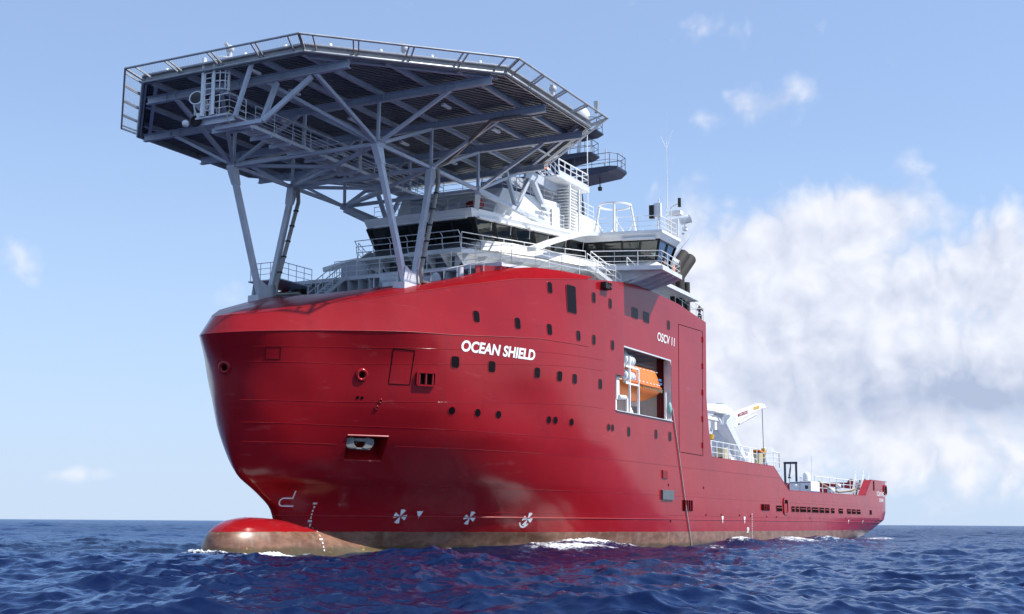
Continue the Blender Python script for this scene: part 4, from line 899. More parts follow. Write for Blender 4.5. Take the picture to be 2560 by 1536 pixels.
# stairs: foredeck to boat deck, boat deck to bridge wing
def stair(name, p, q, w, side, mat='white', hr=True):
    p = np.array(p, float); q = np.array(q, float); s_ = np.array(side, float)/np.linalg.norm(side)*w/2; mb = MB()
    for k in (-1, 1): mb.bar(p+k*s_, q+k*s_, .06, .22)
    n = int(abs(q[2]-p[2])/.22)
    for i in range(1, n+1): c = p+(q-p)*i/(n+1); mb.bar(c-s_, c+s_, .22, .04)
    o = mb.build(name, mat, ship); mb = MB()
    for k in (-1, 1):
        for h in (1.0, .55): mb.tube([p+k*s_+np.array((0, 0, h)), q+k*s_+np.array((0, 0, h))], .03, 6)
        for i in range(5): c = p+k*s_+(q-p)*i/4; mb.tube([c, c+np.array((0, 0, 1.0))], .026, 6)
    mb.build('stair_railing', mat, o); return o
stair('stair', (3.6, 3.4, 15.2), (6.9, 3.6, 17.3), .75, (0, 1, 0), 'ltgrey'); stair('stair', (19.9, -10.5, 17.5), (18.4, -8.9, 19.0), .7, (.7, .7, 0))
# boat deck front beam with brackets above the foredeck
mb = MB(); mb.box((6.95, -.4, 17.2), (.2, 15.8, .24)); mb.box((7.05, -.6, 16.15), (.25, 15.0, .18)); mb.box((7.5, -.6, 15.2), (.1, 14.6, 2.0)); mb.build('deck_front_beam', 'ltgrey', ship)
mb = MB()
for y in np.arange(-7.6, 6.4, .82): mb.slab([(6.9, y, 17.1), (7.9, y, 17.1), (7.9, y, 16.24), (6.98, y, 16.24)], (0, .04, 0))
mb.split('beam_bracket', 'ltgrey', ship); mb = MB(); mb.slab([(7.9, -8.4, 17.1), (7.9, 7, 17.1), (7.9, 7, 13.2), (7.9, -8.4, 13.2)], (.08, 0, 0)); mb.build('foredeck_bulkhead', 'steel', ship)
mb = MB(); mb.slab([(5.9, -7.0, 17.06), (7.3, -8.4, 17.1), (7.3, -8.3, 16.3), (5.9, -7.05, 16.35)], (.1, .1, 0)); mb.split('shell_return', 'redpaint', ship)
# low pipe rail along the whaleback edge and mooring gear glimpsed behind it
mb = MB(); pr2 = [tuple(p+np.array((-.25, -.0, .55))) for p in B_[14:40:3]]; mb.tube(pr2, .03, 6)
for p in pr2: mb.tube([p, (p[0], p[1], p[2]-.6)], .028, 6)
mb.build('pipe_rail', 'ltgrey', ship)
mb = MB()
for x, y in ((2.6, -3.4), (4.6, -4.4)): mb.tube([(x, y-.6, 16.0), (x, y+.9, 16.0)], .38, 14); mb.tube([(x, y-.65, 16.0), (x, y-.55, 16.0)], .55, 16); mb.box((x, y, 14.6), (.9, 1.3, 2.2))
mb.tube([(5.4, -6.2, 15.9), (5.4, -6.2, 16.9)], .22, 10); mb.build('mooring_winch', 'ltgrey', ship, smooth=50)
# upper house and funnel casing behind the bridge
def lean_prism(base, top, z0, z1): return MB().loft([H(base, z0), H(top, z1)])
ub = [(12.7, -2.5), (13.4, -3.9), (20.6, -5.75), (27.5, -5.75), (27.5, 5.75), (20.6, 5.75), (13.4, 3.9), (12.7, 2.5)]; ut = [(14.6, -2.6), (14.8, -4.1), (20.6, -5.6), (27.5, -5.6), (27.5, 5.6), (20.6, 5.6), (14.8, 4.1), (14.6, 2.6)]
uh = lean_prism(ub, ut, 21.92, 24.3).build('upper_house', 'white', ship)
mb = MB()
for x0, z0, w in ((18.0, 23.7, 1.0), (18.3, 23.3, .7)): mb.slab([(x0, -5.3, z0), (x0+w, -5.55, z0), (x0+w, -5.55, z0-.16), (x0, -5.3, z0-.16)], (0, -.12, 0))
mb.split('wall_vent', 'ltgrey', uh); o = opening('weathertight_door', np.array((19.9, -5.62, 22.95)), (-.25, -1, 0), .75, 1.7, .12, pane='white', rim='white')
railing([(15, 3.9, 24.3), (15, -3.9, 24.3), (20.7, -5.4, 24.3), (27, -5.4, 24.3)], step=1.5)
# stair tower and helideck access platform
mb = MB()
for x, y in ((20.6, -6.4), (20.6, -5.0), (22.2, -6.4), (22.2, -5.0)): mb.bar((x, y, 21.9), (x, y, 25.6), .12)
for i in range(16): mb.box((21.4, -5.75, 22.1+i*.22), (1.5, 1.15, .05))
mb.build('stair_tower', 'white', ship)
mb = MB(); 
for z in (22.6, 23.2, 23.8, 24.4): mb.tube([(22.4+.38*math.sin(R(a)), -6.1+.38*math.cos(R(a)), z) for a in np.linspace(0, 360, 12)], .025, 5)
ladder(mb, (22.75, -6.1, 21.9), (22.75, -6.1, 25.6), .4, (0, 1, 0)); mb.build('ladder_cage', 'white', ship)
mb = MB(); mb.box((19.8, -5.3, 25.45), (8.2, .16, .62)); mb.box((19.8, -3.6, 25.45), (8.2, .16, .62)); mb.box((23.9, -4.6, 25.45), (.16, 2.4, .62)); mb.split('platform_beam', 'steel', ship)
ap = MB().box((21.3, -4.9, 25.82), (5.4, 2.9, .12)).build('access_platform', 'white', ship)
mb = MB(); mb.box((21.5, -6.35, 26.0), (5.2, .05, .42)); mb.build('kick_plate', 'ltgrey', ap)
rail(MB(), [(19, -6.3, 25.88), (24, -6.3, 25.88), (24, -3.6, 25.88)], 1.25, 3, 1.1, .05).build('platform_railing', 'white', ap)
stair('deck_stair', (20.6, -5.2, 25.9), (17.6, -5.2, 26.7), .8, (0, 1, 0), 'ltgrey')
mb = MB(); mb.tube([(24.2, -6.2, 21.9), (24.1, -6.2, 31.2)], .04, 6); mb.build('whip_antenna', 'white', ship)
# mast with radar platforms
mb = MB(); mb.loft([[(x0, -w, z), (x1, -w, z), (x1, w, z), (x0, w, z)] for x0, x1, w, z in ((28.6, 31.5, 2.9, 24.2), (29.2, 31.8, 2.2, 28.6), (29.8, 31.9, 1.0, 30.5), (30.2, 32.0, .8, 32.6))]); mast = mb.build('mast', 'navy', ship)
def mplat(x, y0, y1, z, w, th):
    mb = MB(); mb.loft([[(x-w/2*f, y, z), (x+w/2*f, y, z), (x+w/2*f, y, z-t_), (x-w/2*f, y, z-t_)] for y, f, t_ in ((y0, 1, th), (y1+.6, 1, th*.5), (y1, .75, th*.22))]); mb.build('radar_platform', 'navy', mast)
    mb = MB(); rail(mb, [(x-w/2, y0-.4, z), (x-w/2, y1+.5, z), (x-w*.3, y1+.05, z), (x+w*.3, y1+.05, z), (x+w/2, y1+.6, z), (x+w/2, y0-.4, z)], 1.05, 2, 1.7, .026); mb.build('platform_railing', 'navy', mast)
mplat(30.6, -.8, -6.25, 29.25, 2.6, .95); mplat(30.6, .8, 5.2, 29.25, 2.6, .95); mplat(30.7, -.8, -3.95, 30.75, 2.0, .6); mplat(30.8, -.6, -4.3, 32.6, 1.8, .5)
dc = atX(1452, 292, 30.0); MB().tube([(30.2, dc[1]+.3, 30.8), (dc[0], dc[1], dc[2]-.6)], .16, 8).build('dome_pedestal', 'ltgrey', mast)
MB().sphere(dc, .74, 20, 14, (1, 1, 1.08)).build('satellite_dome', 'white', mast, smooth=80)
for x, y, z0, z1, r in ((31.0, -3.9, 32.6, 34.3, .06), (30.5, -4.9, 29.25, 31.0, .06), (31.4, -6.0, 29.25, 30.9, .03), (30.8, -3.5, 30.75, 32.0, .04), (30.8, -1.6, 32.6, 35.2, .04)): MB().tube([(x, y, z0), (x, y, z1)], r, 6).build('mast_antenna', 'ltgrey', mast)
mb = MB(); c = np.array((31.0, -3.9, 34.3)); mb.lathe([(.16, 0), (.26, .9), (.27, .9), (.17, 0)], c, n=8); mb.build('wire_antenna', 'alu', mast)
mb = MB(); mb.box((30.5, -4.4, 27.8), (.25, .25, .3)); mb.tube([(30.5, -4.4, 27.9), (30.5, -4.4, 28.7)], .05, 6); mb.build('mast_lamp', 'black', mast)
mb = MB(); mb.box((28.6, -1.2, 25.9), (2.2, 2.4, 1.1)); mb.tube([(26.6, -3.0, 25.6), (26.6, 1.0, 25.6)], .28, 12); mb.build('radar_scanner', 'navy', mast, bevel=.1)
mb = MB(); mb.box((13.2, 1.5, 22.5), (.9, 1.2, 1.1)); mb.tube([(12.8, -1.9, 22.7), (12.8, -.9, 22.7)], .42, 14); mb.box((12.6, -.2, 22.4), (.5, .5, .9)); mb.build('roof_machinery', 'ltgrey', ship, bevel=.03)
MB().tube([(12.6, -3.6, 22.75), (12.9, -2.5, 22.75)], .33, 14).build('fire_hose_drum', 'redpaint', ship, smooth=50)
mb = MB()
for i in range(14): a = np.array((12.4+random.random()*1.4, -3.4+random.random()*5, 21.95)); mb.tube([a, a+np.array((random.uniform(-.3, .3), random.uniform(-.4, .4), random.uniform(.6, 1.5)))], .03, 5)
mb.build('pipework', 'ltgrey', ship)
# exhaust uptakes at the aft corner of the house
for x, y in ((31.6, -9.9), (32.5, -10.2), (33.4, -10.0), (34.3, -10.1)):
    MB().tube([(x, y, 17.3), (x, y, 20.4)], .3, 12).build('exhaust_uptake', 'exhaust', ship, smooth=50)
for x, y in ((33.3, -9.2), (35.1, -9.1)):
    MB().tube([(x, y, 20.2), (x+.2, y, 21.2), (x+2.1, y-.3, 22.9)], .52, 16, cap=True).build('exhaust_outlet', 'exhaust', ship, smooth=50)
# wing roof gear: ring stand, whip antenna mast, boxes, searchlight
c = np.array(atZ(1538, 590, 21.92)); rt2 = 2.0
ring_c = np.array((c[0], c[1], 24.05))
mb = MB(); mb.loft([[(ring_c[0]+r*math.cos(a), ring_c[1]+r*math.sin(a), ring_c[2]+z) for a in np.linspace(0, 2*math.pi, 36, endpoint=False)] for r, z in ((1.05, 0), (1.22, 0), (1.22, .1), (1.05, .1), (1.05, 0))], cap=False)
for a in (20, 110, 200, 290):
    p = np.array((math.cos(R(a)), math.sin(R(a)), 0)); mb.tube([ring_c+p*1.13, np.array((ring_c[0], ring_c[1], 21.92))+p*1.5], .09, 8); p2 = np.array((math.cos(R(a+45)), math.sin(R(a+45)), 0)); mb.tube([np.array((ring_c[0], ring_c[1], 22.9))+p*1.35, np.array((ring_c[0], ring_c[1], 21.95))+p2*1.0], .05, 6)
mb.build('aerial_stand', 'white', ship, smooth=50)
c = atY(1672, 575, -12.0); b_ = np.array((c[0], -12.0, 21.92))
mb = MB(); mb.box(b_+np.array((.3, -.2, 1.0)), (.1, .9, 1.3)); mb.box(b_+np.array((.6, -.35, 2.15)), (.6, .9, .3)); ladder(mb, b_, b_+np.array((0, 0, 2.5)), .35, (0, 1, 0)); mb.tube([b_+np.array((0, -.2, 2.5)), b_+np.array((0, -.75, 2.7))], .05, 6)
mb.build('aerial_post', 'white', ship); MB().lathe([(.0, -.3), (.12, -.3), (.12, .35), (0, .35)], b_+np.array((0, -.85, 2.75)), n=10).build('signal_lamp', 'black', ship)
mb = MB(); tp = b_+np.array((0, .1, 2.5)); mb.tube([tp, tp+np.array((0, 0, 5.0))], .045, 6, r2=.02); e0 = tp+np.array((0, 0, 4.4))
for dx_, dy_, dz_ in ((0, 0, 2.9), (.5, -.3, 1.6), (-.5, .3, 1.6), (.4, .6, 1.2)): mb.tube([e0, e0+np.array((dx_, dy_, dz_))], .012, 5)
mb.build('whip_antenna', 'white', ship)
b2 = atZ(1645, 578, 21.92); mb = MB(); mb.box(b2+np.array((0, 0, 1.5)), (.25, .5, 1.0)); mb.tube([b2, b2+np.array((0, -.1, 2.3))], .06, 6); mb.build('horn_box', 'white', ship); MB().box(b2+np.array((-.05, .42, 1.4)), (.28, .34, .95)).build('horn_face', 'black', ship)
c = atY(1712, 550, -12.6); mb = MB(); mb.loft([[(c[0]-.9, -12.0, 20.9), (c[0]-.5, -12.0, 20.9), (c[0]-.5, -11.8, 20.9), (c[0]-.9, -11.8, 20.9)], [(c[0]-.6, -12.3, c[2]-1.0), (c[0]+.7, -12.9, c[2]-1.0), (c[0]+.7, -12.2, c[2]-1.0), (c[0]-.6, -11.8, c[2]-1.0)]]); mb.build('light_bracket', 'ltgrey', ship)
searchlight(c, (.35, -.9, .25), 1.0, 'wing_searchlight')
#@@PART3
# ------------------------------------------------------------------ things carried by the ship
# aft structure that belongs to the ship
A9 = lambda x, y, Y=-9.0: np.array(atY(x, y, Y))
mb = MB(); mb.box((79, 9.6, 5.2), (40, .3, 3.6)); mb.build('inner_bulwark', 'darkred', ship)
mb = MB(); a, b_ = A9(2073, 1230), A9(2152, 1236); mb.box(((a[0]+b_[0])/2, -8.9, 4.6), (b_[0]-a[0], .2, 2.2)); mb.build('cargo_rail_wall', 'steel', ship)
railing([(A9(2047, 1225)[0], -8.6, 4.9), (A9(2150, 1225)[0], -8.6, 5.0)], 'cargo_rail_railing', 'white', h=1.75, rails=3, step=3.0, r=.05)
x0 = A9(2141, 1240)[0]; stair('stern_stair', (x0-1.2, -9.2, 4.2), (x0+1.2, -9.2, 6.9), .9, (0, 1, 0)); stair('stern_stair', (x0+2.6, -9.2, 4.2), (x0+4.4, -9.2, 6.9), .7, (0, 1, 0))
railing([(x0+1.2, -8.9, 5.9), (x0+5, -8.9, 5.9)], 'platform_railing', 'white', h=1.0, rails=2, step=.8)
railing([(38, -10.6, 6.82), (50.2, -10.6, 6.78)], h=1.35, rails=3, step=1.5, r=.04); railing([(55.2, -10.6, 6.76), (58.2, -10.6, 6.2)][:1]+[(57.0, -10.6, 6.76), (57.0, -8.0, 6.76)], h=1.35, rails=3, step=1.2, r=.04)
mb = MB(); mb.box((46.5, -8.5, 6.5), (21.5, 4.4, .12)); mb.build('crane_deck', 'steel', ship)

# lifeboat
LBX, LBY = (20.3, 28.3), -9.35
def lb_sec(s):
    w = 1.36*(1-abs(2*s-1)**4.5*.42); zk = 10.25+.75*abs(2*s-1)**2.4; zg = 11.28+.10*(2*s-1)**2; return w, zk, zg
lb = thing('lifeboat', 'orange enclosed lifeboat hanging in the square opening of the red hull', 'lifeboat', (24.5, LBY, 10.2))
S_ = np.linspace(0, 1, 19); X_ = lambda s: LBX[0]+(LBX[1]-LBX[0])*s
rg = []
for s in S_:
    w, zk, zg = lb_sec(s); rg.append([(X_(s), LBY+w*y, zk+(zg-zk)*z) for y, z in ((-1, 1), (-.97, .62), (-.72, .25), (-.2, .02), (0, 0), (.2, .02), (.72, .25), (.97, .62), (1, 1))])
MB().loft(rg).build('lifeboat_hull', 'orange', lb, smooth=40)
rg = []
for s in S_[1:-1]:
    w, zk, zg = lb_sec(s); t = min(1, (.5-abs(s-.5))*5.5); hh = .25+1.22*t**.6; rg.append([(X_(s), LBY+w*y, zg+.02+hh*z) for y, z in ((-.94, 0), (-.90, .45), (-.74, .84), (-.45, .98), (0, 1), (.45, .98), (.74, .84), (.90, .45), (.94, 0))])
MB().loft(rg).build('canopy', 'orange', lb, smooth=35)
mb = MB()
for sd in (-1, 1): mb.tube([(X_(s), LBY+sd*(lb_sec(s)[0]+.03), lb_sec(s)[2]) for s in S_], .07, 6)
mb.build('fender', 'orange', lb)
mb = MB()
for i in range(10): s = .1+i*.085; w, zk, zg = lb_sec(s); mb.box((X_(s), LBY-w*.945, zg+.22), (.30, .03, .06)); mb.box((X_(s), LBY-w*.78, zg+1.18), (.28, .03, .05))
mb.build('reflective_tape', 'white', lb)['kind'] = 'stuff'
mb = MB(); mb.tube([(X_(.15), LBY-.7, 12.9), (X_(.85), LBY-.7, 12.85)], .025, 6)
for i in range(7): mb.tube([(X_(.15+.7*i/6), LBY-.7, 12.55), (X_(.15+.7*i/6), LBY-.7, 12.9)], .02, 5)
mb.build('roof_rail', 'alu', lb)
w, zk, zg = lb_sec(.9); MB().box((X_(.885), LBY-w*1.0, zg+.62), (.55, .03, .16)).box((X_(.91), LBY-w*.98, zg+.36), (.45, .03, .14)).build('badge', 'blue', lb)
mb = MB()
for i in range(14): s = .38+i*.04; w, zk, zg = lb_sec(s); a = np.array((X_(s), LBY-w*1.02, zg-.04)); mb.tube([a, a+np.array((.13, -.02, -.28)), a+np.array((.27, 0, -.02))], .018, 4)
mb.build('becket_line', 'rope', lb)
mb = MB(); mb.lathe([(.30, -.1), (.38, -.1), (.38, .1), (.30, .1)], (X_(.62), LBY, 10.3), (1, 0, .1), 14); mb.build('propeller_guard', 'ltgrey', lb)
# inflatable raft canisters on the rack
def canister(z, label):
    t = thing('life_raft_canister', label, 'life raft', (21.5, -10.3, z-.4), 'raft canisters on the rack by the lifeboat')
    mb = MB(); mb.lathe([(.30, -.85), (.40, -.78), (.42, -.45), (.42, .45), (.40, .78), (.30, .85)], (21.5, -10.3, z), (1, 0, 0), 18); mb.build('canister', 'white', t, smooth=50)
    for dx_ in (-.5, -.15, .2, .55):
        MB().lathe([(.425, -.05), (.45, -.04), (.45, .04), (.425, .05)], (21.5+dx_, -10.3, z), (1, 0, 0), 18).build('strap', 'ltgrey', t)
    mb = MB(); mb.box((21.5, -10.3, z-.44), (1.5, .6, .1)); mb.build('cradle', 'white', t)
    return t
canister(12.78, 'white ribbed raft canister on the rack, upper of the two by the orange lifeboat'); canister(11.68, 'white ribbed raft canister on the rack, lower of the two by the orange lifeboat')
# bow anchor stowed in its pocket
tp = G0[rt_, (JP0+JP1)//2]; ac = np.array((tp[0]-.05, -tp[1]+.55, tp[2]-.42))
tvec = G0[rt_, JP1]-G0[rt_, JP0]; tvec = np.array((tvec[0], -tvec[1], 0)); tvec /= np.linalg.norm(tvec); nvec = np.array((tvec[1], -tvec[0], 0)); nvec = nvec if nvec[1] < 0 else -nvec
an = thing('anchor', 'weathered grey anchor stowed at the top of the recess in the bow', 'anchor', ac)
Pn = lambda u, v, o=0.0: ac+tvec*u+np.array((0, 0, v))+nvec*(o-.05)
for sd in (-1, 1):
    mb = MB(); pts = [(.12, .26), (.5, .34), (.82, .26), (.86, .0), (.7, -.24), (.36, -.3), (.14, -.24), (.3, -.08), (.32, .1)]
    mb.slab([Pn(sd*u-.02, v, .12-.1*u) for u, v in pts], nvec*.22); mb.build('fluke', 'anchor', an, bevel=.04)
MB().slab([Pn(u, v, .05) for u, v in ((-.3, .3), (.3, .28), (.34, .1), (-.34, .12))], nvec*.3).build('crown_bar', 'anchor', an, bevel=.04)
MB().slab([Pn(u, v, .0) for u, v in ((-.62, -.2), (.62, -.24), (.6, -.34), (-.6, -.3))], nvec*.25).build('stock', 'anchor', an, bevel=.03)
MB().tube([Pn(0, .2, -.1), Pn(-.05, -.1, -.9)], .12, 8).build('shank', 'anchor', an)
# deck cranes
cr = thing('deck_crane', 'white knuckle boom crane with raised jib and red lettering on the aft deck edge', 'crane', (56.3, -8, 6.6))
def beam_profile(name, pts2, y, w, parent, mat='white'):     # side outline in x-z given a width
    return MB().slab([(x, y-w/2, z) for x, z in pts2], (0, w, 0)).build(name, mat, parent, bevel=.04)
q = lambda u, v: atY(1760+u*.11455, 1000+v*.11455, -8)
pz = lambda L: [(q(u, v)[0], q(u, v)[2]) for u, v in L]
for yy in (-8.5, -7.5): beam_profile('boom_plate', pz([(365, 540), (380, 460), (500, 320), (590, 420), (520, 590), (800, 1240), (790, 1340), (720, 1240)] if yy < -8 else [(560, 520), (650, 610), (965, 1290), (930, 1350), (870, 1290)]), yy, .1, cr, 'ltgrey')  # white boom's plates coloured grey to stand for their shaded side
beam_profile('boom_back', pz([(365, 540), (520, 590), (800, 1240), (720, 1240)]), -8, .9, cr, 'ltgrey')  # shade on the forward side put into the grey colour
beam_profile('jib', pz([(500, 320), (590, 310), (1190, 80), (1250, 95), (1300, 180), (1190, 195), (830, 370), (700, 480), (640, 600), (500, 585)]), -8, .62, cr)
a, b_ = q(600, 640), q(830, 1180); mb = MB(); mb.tube([a, a+(b_-a)*.5], .14, 10); mb.tube([a+(b_-a)*.35, b_], .24, 12); mb.build('hydraulic_cylinder', 'alu', cr, smooth=50)
a, b_ = q(730, 500), q(1100, 250); MB().tube([a+np.array((0, -.1, -.1)), b_+np.array((0, -.1, -.3))], .13, 10).build('hydraulic_cylinder', 'ltgrey', cr, smooth=50)
mb = MB(); c = q(880, 1330); mb.lathe([(.9, -1.2), (.9, .2), (.75, .45), (.0, .5)], c, n=16); mb.box(c+np.array((1.1, 0, .7)), (.9, .7, .9)); mb.box(c+np.array((.2, 0, .5)), (1.6, 1.1, .5)); mb.build('pedestal', 'white', cr, bevel=.04)
mb = MB(); vs, fs = text_mesh('MACGREGOR', .42, 0, .012); a, b_ = q(660, 330), q(880, 250); d = (b_-a)/np.linalg.norm(b_-a); wmax = max(v[0] for v in vs); k_ = np.linalg.norm(b_-a)/wmax; upv = np.array((-d[2], 0, d[0]))
mb.add([a+d*u*k_+upv*(v-.2)+np.array((0, -.335, 0)) for u, v in vs], fs); mb.build('lettering', 'redpaint', cr)
a, b_ = q(1010, 195), q(1130, 160); MB().slab([a+np.array((0, -.32, -.12)), b_+np.array((0, -.32, -.12)), b_+np.array((0, -.32, .14)), a+np.array((0, -.32, .14))], (0, -.02, 0)).build('rating_plate', 'yellow', cr)
a, b_ = q(1268, 195), q(1298, 1060); MB().tube([a, b_], .035, 6).build('hoist_wire', 'dkgrey', cr)
mb = MB(); mb.box(b_+np.array((0, 0, -.3)), (.35, .3, .6)); mb.tube([b_+np.array((.02, 0, -.6)), b_+np.array((.1, 0, -.85)), b_+np.array((-.1, 0, -.95))], .07, 6); mb.build('hook_block', 'yellow', cr)
mb = MB(); c = q(1390, 1250); mb.lathe([(.8, -.35), (1.0, -.35), (1.0, -.25), (.5, -.22), (.5, .22), (1.0, .25), (1.0, .35), (.8, .35)], c, (.2, 1, 0), 22); wn = mb.build('hose_reel', 'ltgrey', None, smooth=40); tag(wn, 'grey hose reel drum at the aft corner of the crane platform', 'hose reel')
c2 = thing('deck_crane', 'white pedestal crane standing close behind the red superstructure, boom over the deck', 'crane', (48.4, -5.5, 6.6))
q5 = lambda u, v: atY(1760+u*.11455, 1000+v*.11455, -5.5)
a, b_ = q5(390, 640), q5(390, 1300); mb = MB(); mb.lathe([(.95, 4.2), (.95, a[2]-.2), (1.1, a[2]-.2), (1.1, a[2]+.1), (.62, a[2]+.1), (.55, a[2]+2.4), (.0, a[2]+2.4)], (a[0], -5.5, 0), n=16); mb.build('pedestal', 'ltgrey', c2, smooth=40)
pz5 = lambda L: [(q5(u, v)[0], q5(u, v)[2]) for u, v in L]
beam_profile('boom', pz5([(-300, 90), (60, 92), (300, 105), (510, 215), (540, 290), (470, 325), (230, 295), (60, 245), (-300, 230)]), -5.5, 1.1, c2)
beam_profile('fly_jib', pz5([(-200, 330), (60, 355), (230, 405), (255, 470), (60, 430), (-200, 400)]), -5.5, .6, c2)
MB().tube([q5(255, 330), q5(360, 540)], .22, 12).build('hydraulic_cylinder', 'ltgrey', c2, smooth=50)
mb = MB(); mb.box(q5(215, 500), (.6, .4, 1.3)); mb.tube([q5(205, 590), q5(165, 770)], .03, 5); mb.build('sheave_block', 'white', c2); MB().tube([q5(165, 770), q5(155, 870)], .28, 8, r2=.2).build('hook_block', 'yellow', c2)
mb = MB(); ladder(mb, q5(345, 1300), q5(345, 800), .5, (1, 0, 0), .35, .04); mb.tube([q5(345, 800), q5(470, 800), q5(470, 1050)], .05, 6); mb.build('ladder', 'white', c2)
# a few deck boxes behind the crane rail
def crate(px, py, w, d, h, mat, label, Y=-7.5, name='deck_box', zb=6.56):
    a = atY(px, py, Y); o = MB().box((a[0], Y, zb+h/2), (w, d, h)).build(name, mat, None, bevel=.05); tag(o, label, 'box'); return o
crate(1822, 1140, 1.8, 1.0, .9, 'white', 'white deck box behind the rail just aft of the red superstructure'); crate(1803, 1130, 1.0, .9, 1.7, 'rope', 'tan winch housing beside the crane pedestal'); crate(1797, 1135, .6, .8, .7, 'black', 'small black motor box low behind the crane rail', -8.6)
# control stand with its operator
a = atY(1892, 1150, -8.3); cs = thing('control_stand', 'orange and brown control stand behind the rail at the crane foot', 'console', (a[0], -8.3, 6.56))
MB().box((a[0], -8.3, 7.4), (1.3, .8, 1.5)).build('cabinet', 'rope', cs, bevel=.04); MB().slab([(a[0]-.7, -8.8, 8.35), (a[0]+.7, -8.8, 8.2), (a[0]+.7, -7.8, 8.2), (a[0]-.7, -7.8, 8.35)], (0, 0, .1)).build('canopy', 'orange', cs)

# ---- people
def person(label, loc, yaw, shirt, arms, hair='hair', face=True):
    """one continuous skinned body, clothes by zone, hair as a child"""
    V = [(0, 0, .95), (0, 0, 1.12), (0, 0, 1.3), (.0, 0, 1.45), (.015, 0, 1.53), (.03, 0, 1.61), (.025, 0, 1.71)]; Rr = [(.155, .115), (.145, .105), (.17, .115), (.09, .085), (.056, .056), (.078, .092), (.072, .086)]
    E = [(i, i+1) for i in range(6)]; zone = ['trousers', 'shirt', 'shirt', 'shirt', 'skin', 'skin', 'skin']
    def add(p, r, parent, z): V.append(p); Rr.append((r, r) if not isinstance(r, tuple) else r); zone.append(z); E.append((parent, len(V)-1)); return len(V)-1
    for sd in (-1, 1):
        h = add((0, sd*.1, .88), .095, 0, 'trousers'); k = add((.03, sd*.11, .5), .065, h, 'trousers'); an_ = add((-.01, sd*.12, .1), .045, k, 'trousers'); add((.17, sd*.14, .045), (.045, .035), an_, 'shoe')
        s_ = add((-.01, sd*.19, 1.39), .068, 3, 'shirt'); el_, wr, hd = arms[sd]
        e = add(el_, .045, s_, 'shirt'); w = add(wr, .03, e, 'skin'); hh = add(hd, (.036, .02), w, 'skin')
        d = np.array(hd)-np.array(wr); d = d/np.linalg.norm(d); sidev = np.cross(d, (0, 0, 1.0)); sidev = sidev/(np.linalg.norm(sidev)+1e-6)
        for i in range(4): f0 = np.array(hd)+d*.03+sidev*(i-1.5)*.019; f1 = add(tuple(f0), .011, hh, 'skin'); f2 = add(tuple(f0+d*(.035+.006*(i in (1, 2)))-np.array((0, 0, .012))), .009, f1, 'skin'); add(tuple(f0+d*.05-np.array((0, 0, .034))), .008, f2, 'skin')
        t1 = add(tuple(np.array(hd)-d*.015+sidev*.035*sd), .011, hh, 'skin'); add(tuple(np.array(hd)+d*.025+sidev*.05*sd), .009, t1, 'skin')
    me = bpy.data.meshes.new('person'); me.from_pydata(V, E, []); ob = bpy.data.objects.new('person', me); COL.objects.link(ob)
    sk = ob.modifiers.new('skin', 'SKIN'); 
    if not me.skin_vertices: me.skin_vertices.new()
    for i, r in enumerate(Rr): me.skin_vertices[0].data[i].radius = r; me.skin_vertices[0].data[i].use_root = (i == 0)
    sb = ob.modifiers.new('sub', 'SUBSURF'); sb.levels = 1; sb.render_levels = 1
    bpy.context.view_layer.update(); dg = bpy.context.evaluated_depsgraph_get(); nm = bpy.data.meshes.new_from_object(ob.evaluated_get(dg))
    ob.modifiers.clear(); ob.data = nm; nm.materials.clear()
    order = ['trousers', 'shirt', 'skin', 'shoe']
    for mname in ('denim', shirt, 'skin', 'black'): nm.materials.append(M[mname])
    mids = [((np.array(V[a])+np.array(V[b_]))/2, zone[b_]) for a, b_ in E]+[(np.array(v), z) for v, z in zip(V, zone)]
    for pl_ in nm.polygons:
        c = np.array(pl_.center); j = min(range(len(mids)), key=lambda i: np.sum((mids[i][0]-c)**2)); pl_.material_index = order.index(mids[j][1]); pl_.use_smooth = True
    ob.location = loc; ob.rotation_euler = (0, 0, yaw); tag(ob, label, 'person')
    mb = MB(); mb.loft([[(.02+.102*math.cos(t)*math.sin(f)-.012, .098*math.sin(t)*math.sin(f), 1.665+.118*math.cos(f)) for t in np.linspace(0, 2*math.pi, 14, endpoint=False)] for f in np.linspace(.05, 1.45, 6)], cap=False); h_ = mb.build('hair', hair, None, smooth=60); h_.parent = ob
    mb = MB(); mb.lathe([(.0, 0), (.016, .0), (.008, .03), (0, .032)], (.108, 0, 1.615), (1, 0, -.2), 6); n_o = mb.build('nose', 'skin', None, smooth=60); n_o.parent = ob
    for sd in (-1, 1):
        e = MB().sphere((.098, sd*.032, 1.645), .012, 8, 6).build('eye', 'black', None); e.parent = ob
        e = MB().sphere((.02, sd*.093, 1.635), .028, 8, 6, (.6, .35, 1)).build('ear', 'skin', None); e.parent = ob
    return ob
pp_ = atY(1749, 790, -10.2); pz_ = 17.35; pa = {sd: ((.16, sd*.27, 1.27), (.28, sd*.13, 1.5), (.30, sd*.07, 1.56)) for sd in (-1, 1)}
lookat = math.atan2(CAM[1]-pp_[1], CAM[0]-pp_[0])
person('person in dark shirt and trousers at the aft top rail taking a photograph', (pp_[0], -10.2, pz_-.12), lookat, 'shirt_navy', pa)
ca, sa = math.cos(lookat), math.sin(lookat); k = np.array((pp_[0]+.33*ca, -10.2+.33*sa, pz_-.12+1.58))
cmr = MB().box(k, (.09, .14, .1), lookat).lathe([(.0, 0), (.045, 0), (.045, .1), (0, .1)], k+np.array((ca*.03, sa*.03, 0)), (ca, sa, 0), 10).build('camera_body', 'black', None); cmr.name = 'hand_camera'; tag(cmr, 'small black camera held up by the person at the aft top rail', 'camera')
a = atY(1897, 1140, -7.4); down = {sd: ((.05, sd*.27, 1.12), (.2, sd*.25, .98), (.28, sd*.23, .95)) for sd in (-1, 1)}
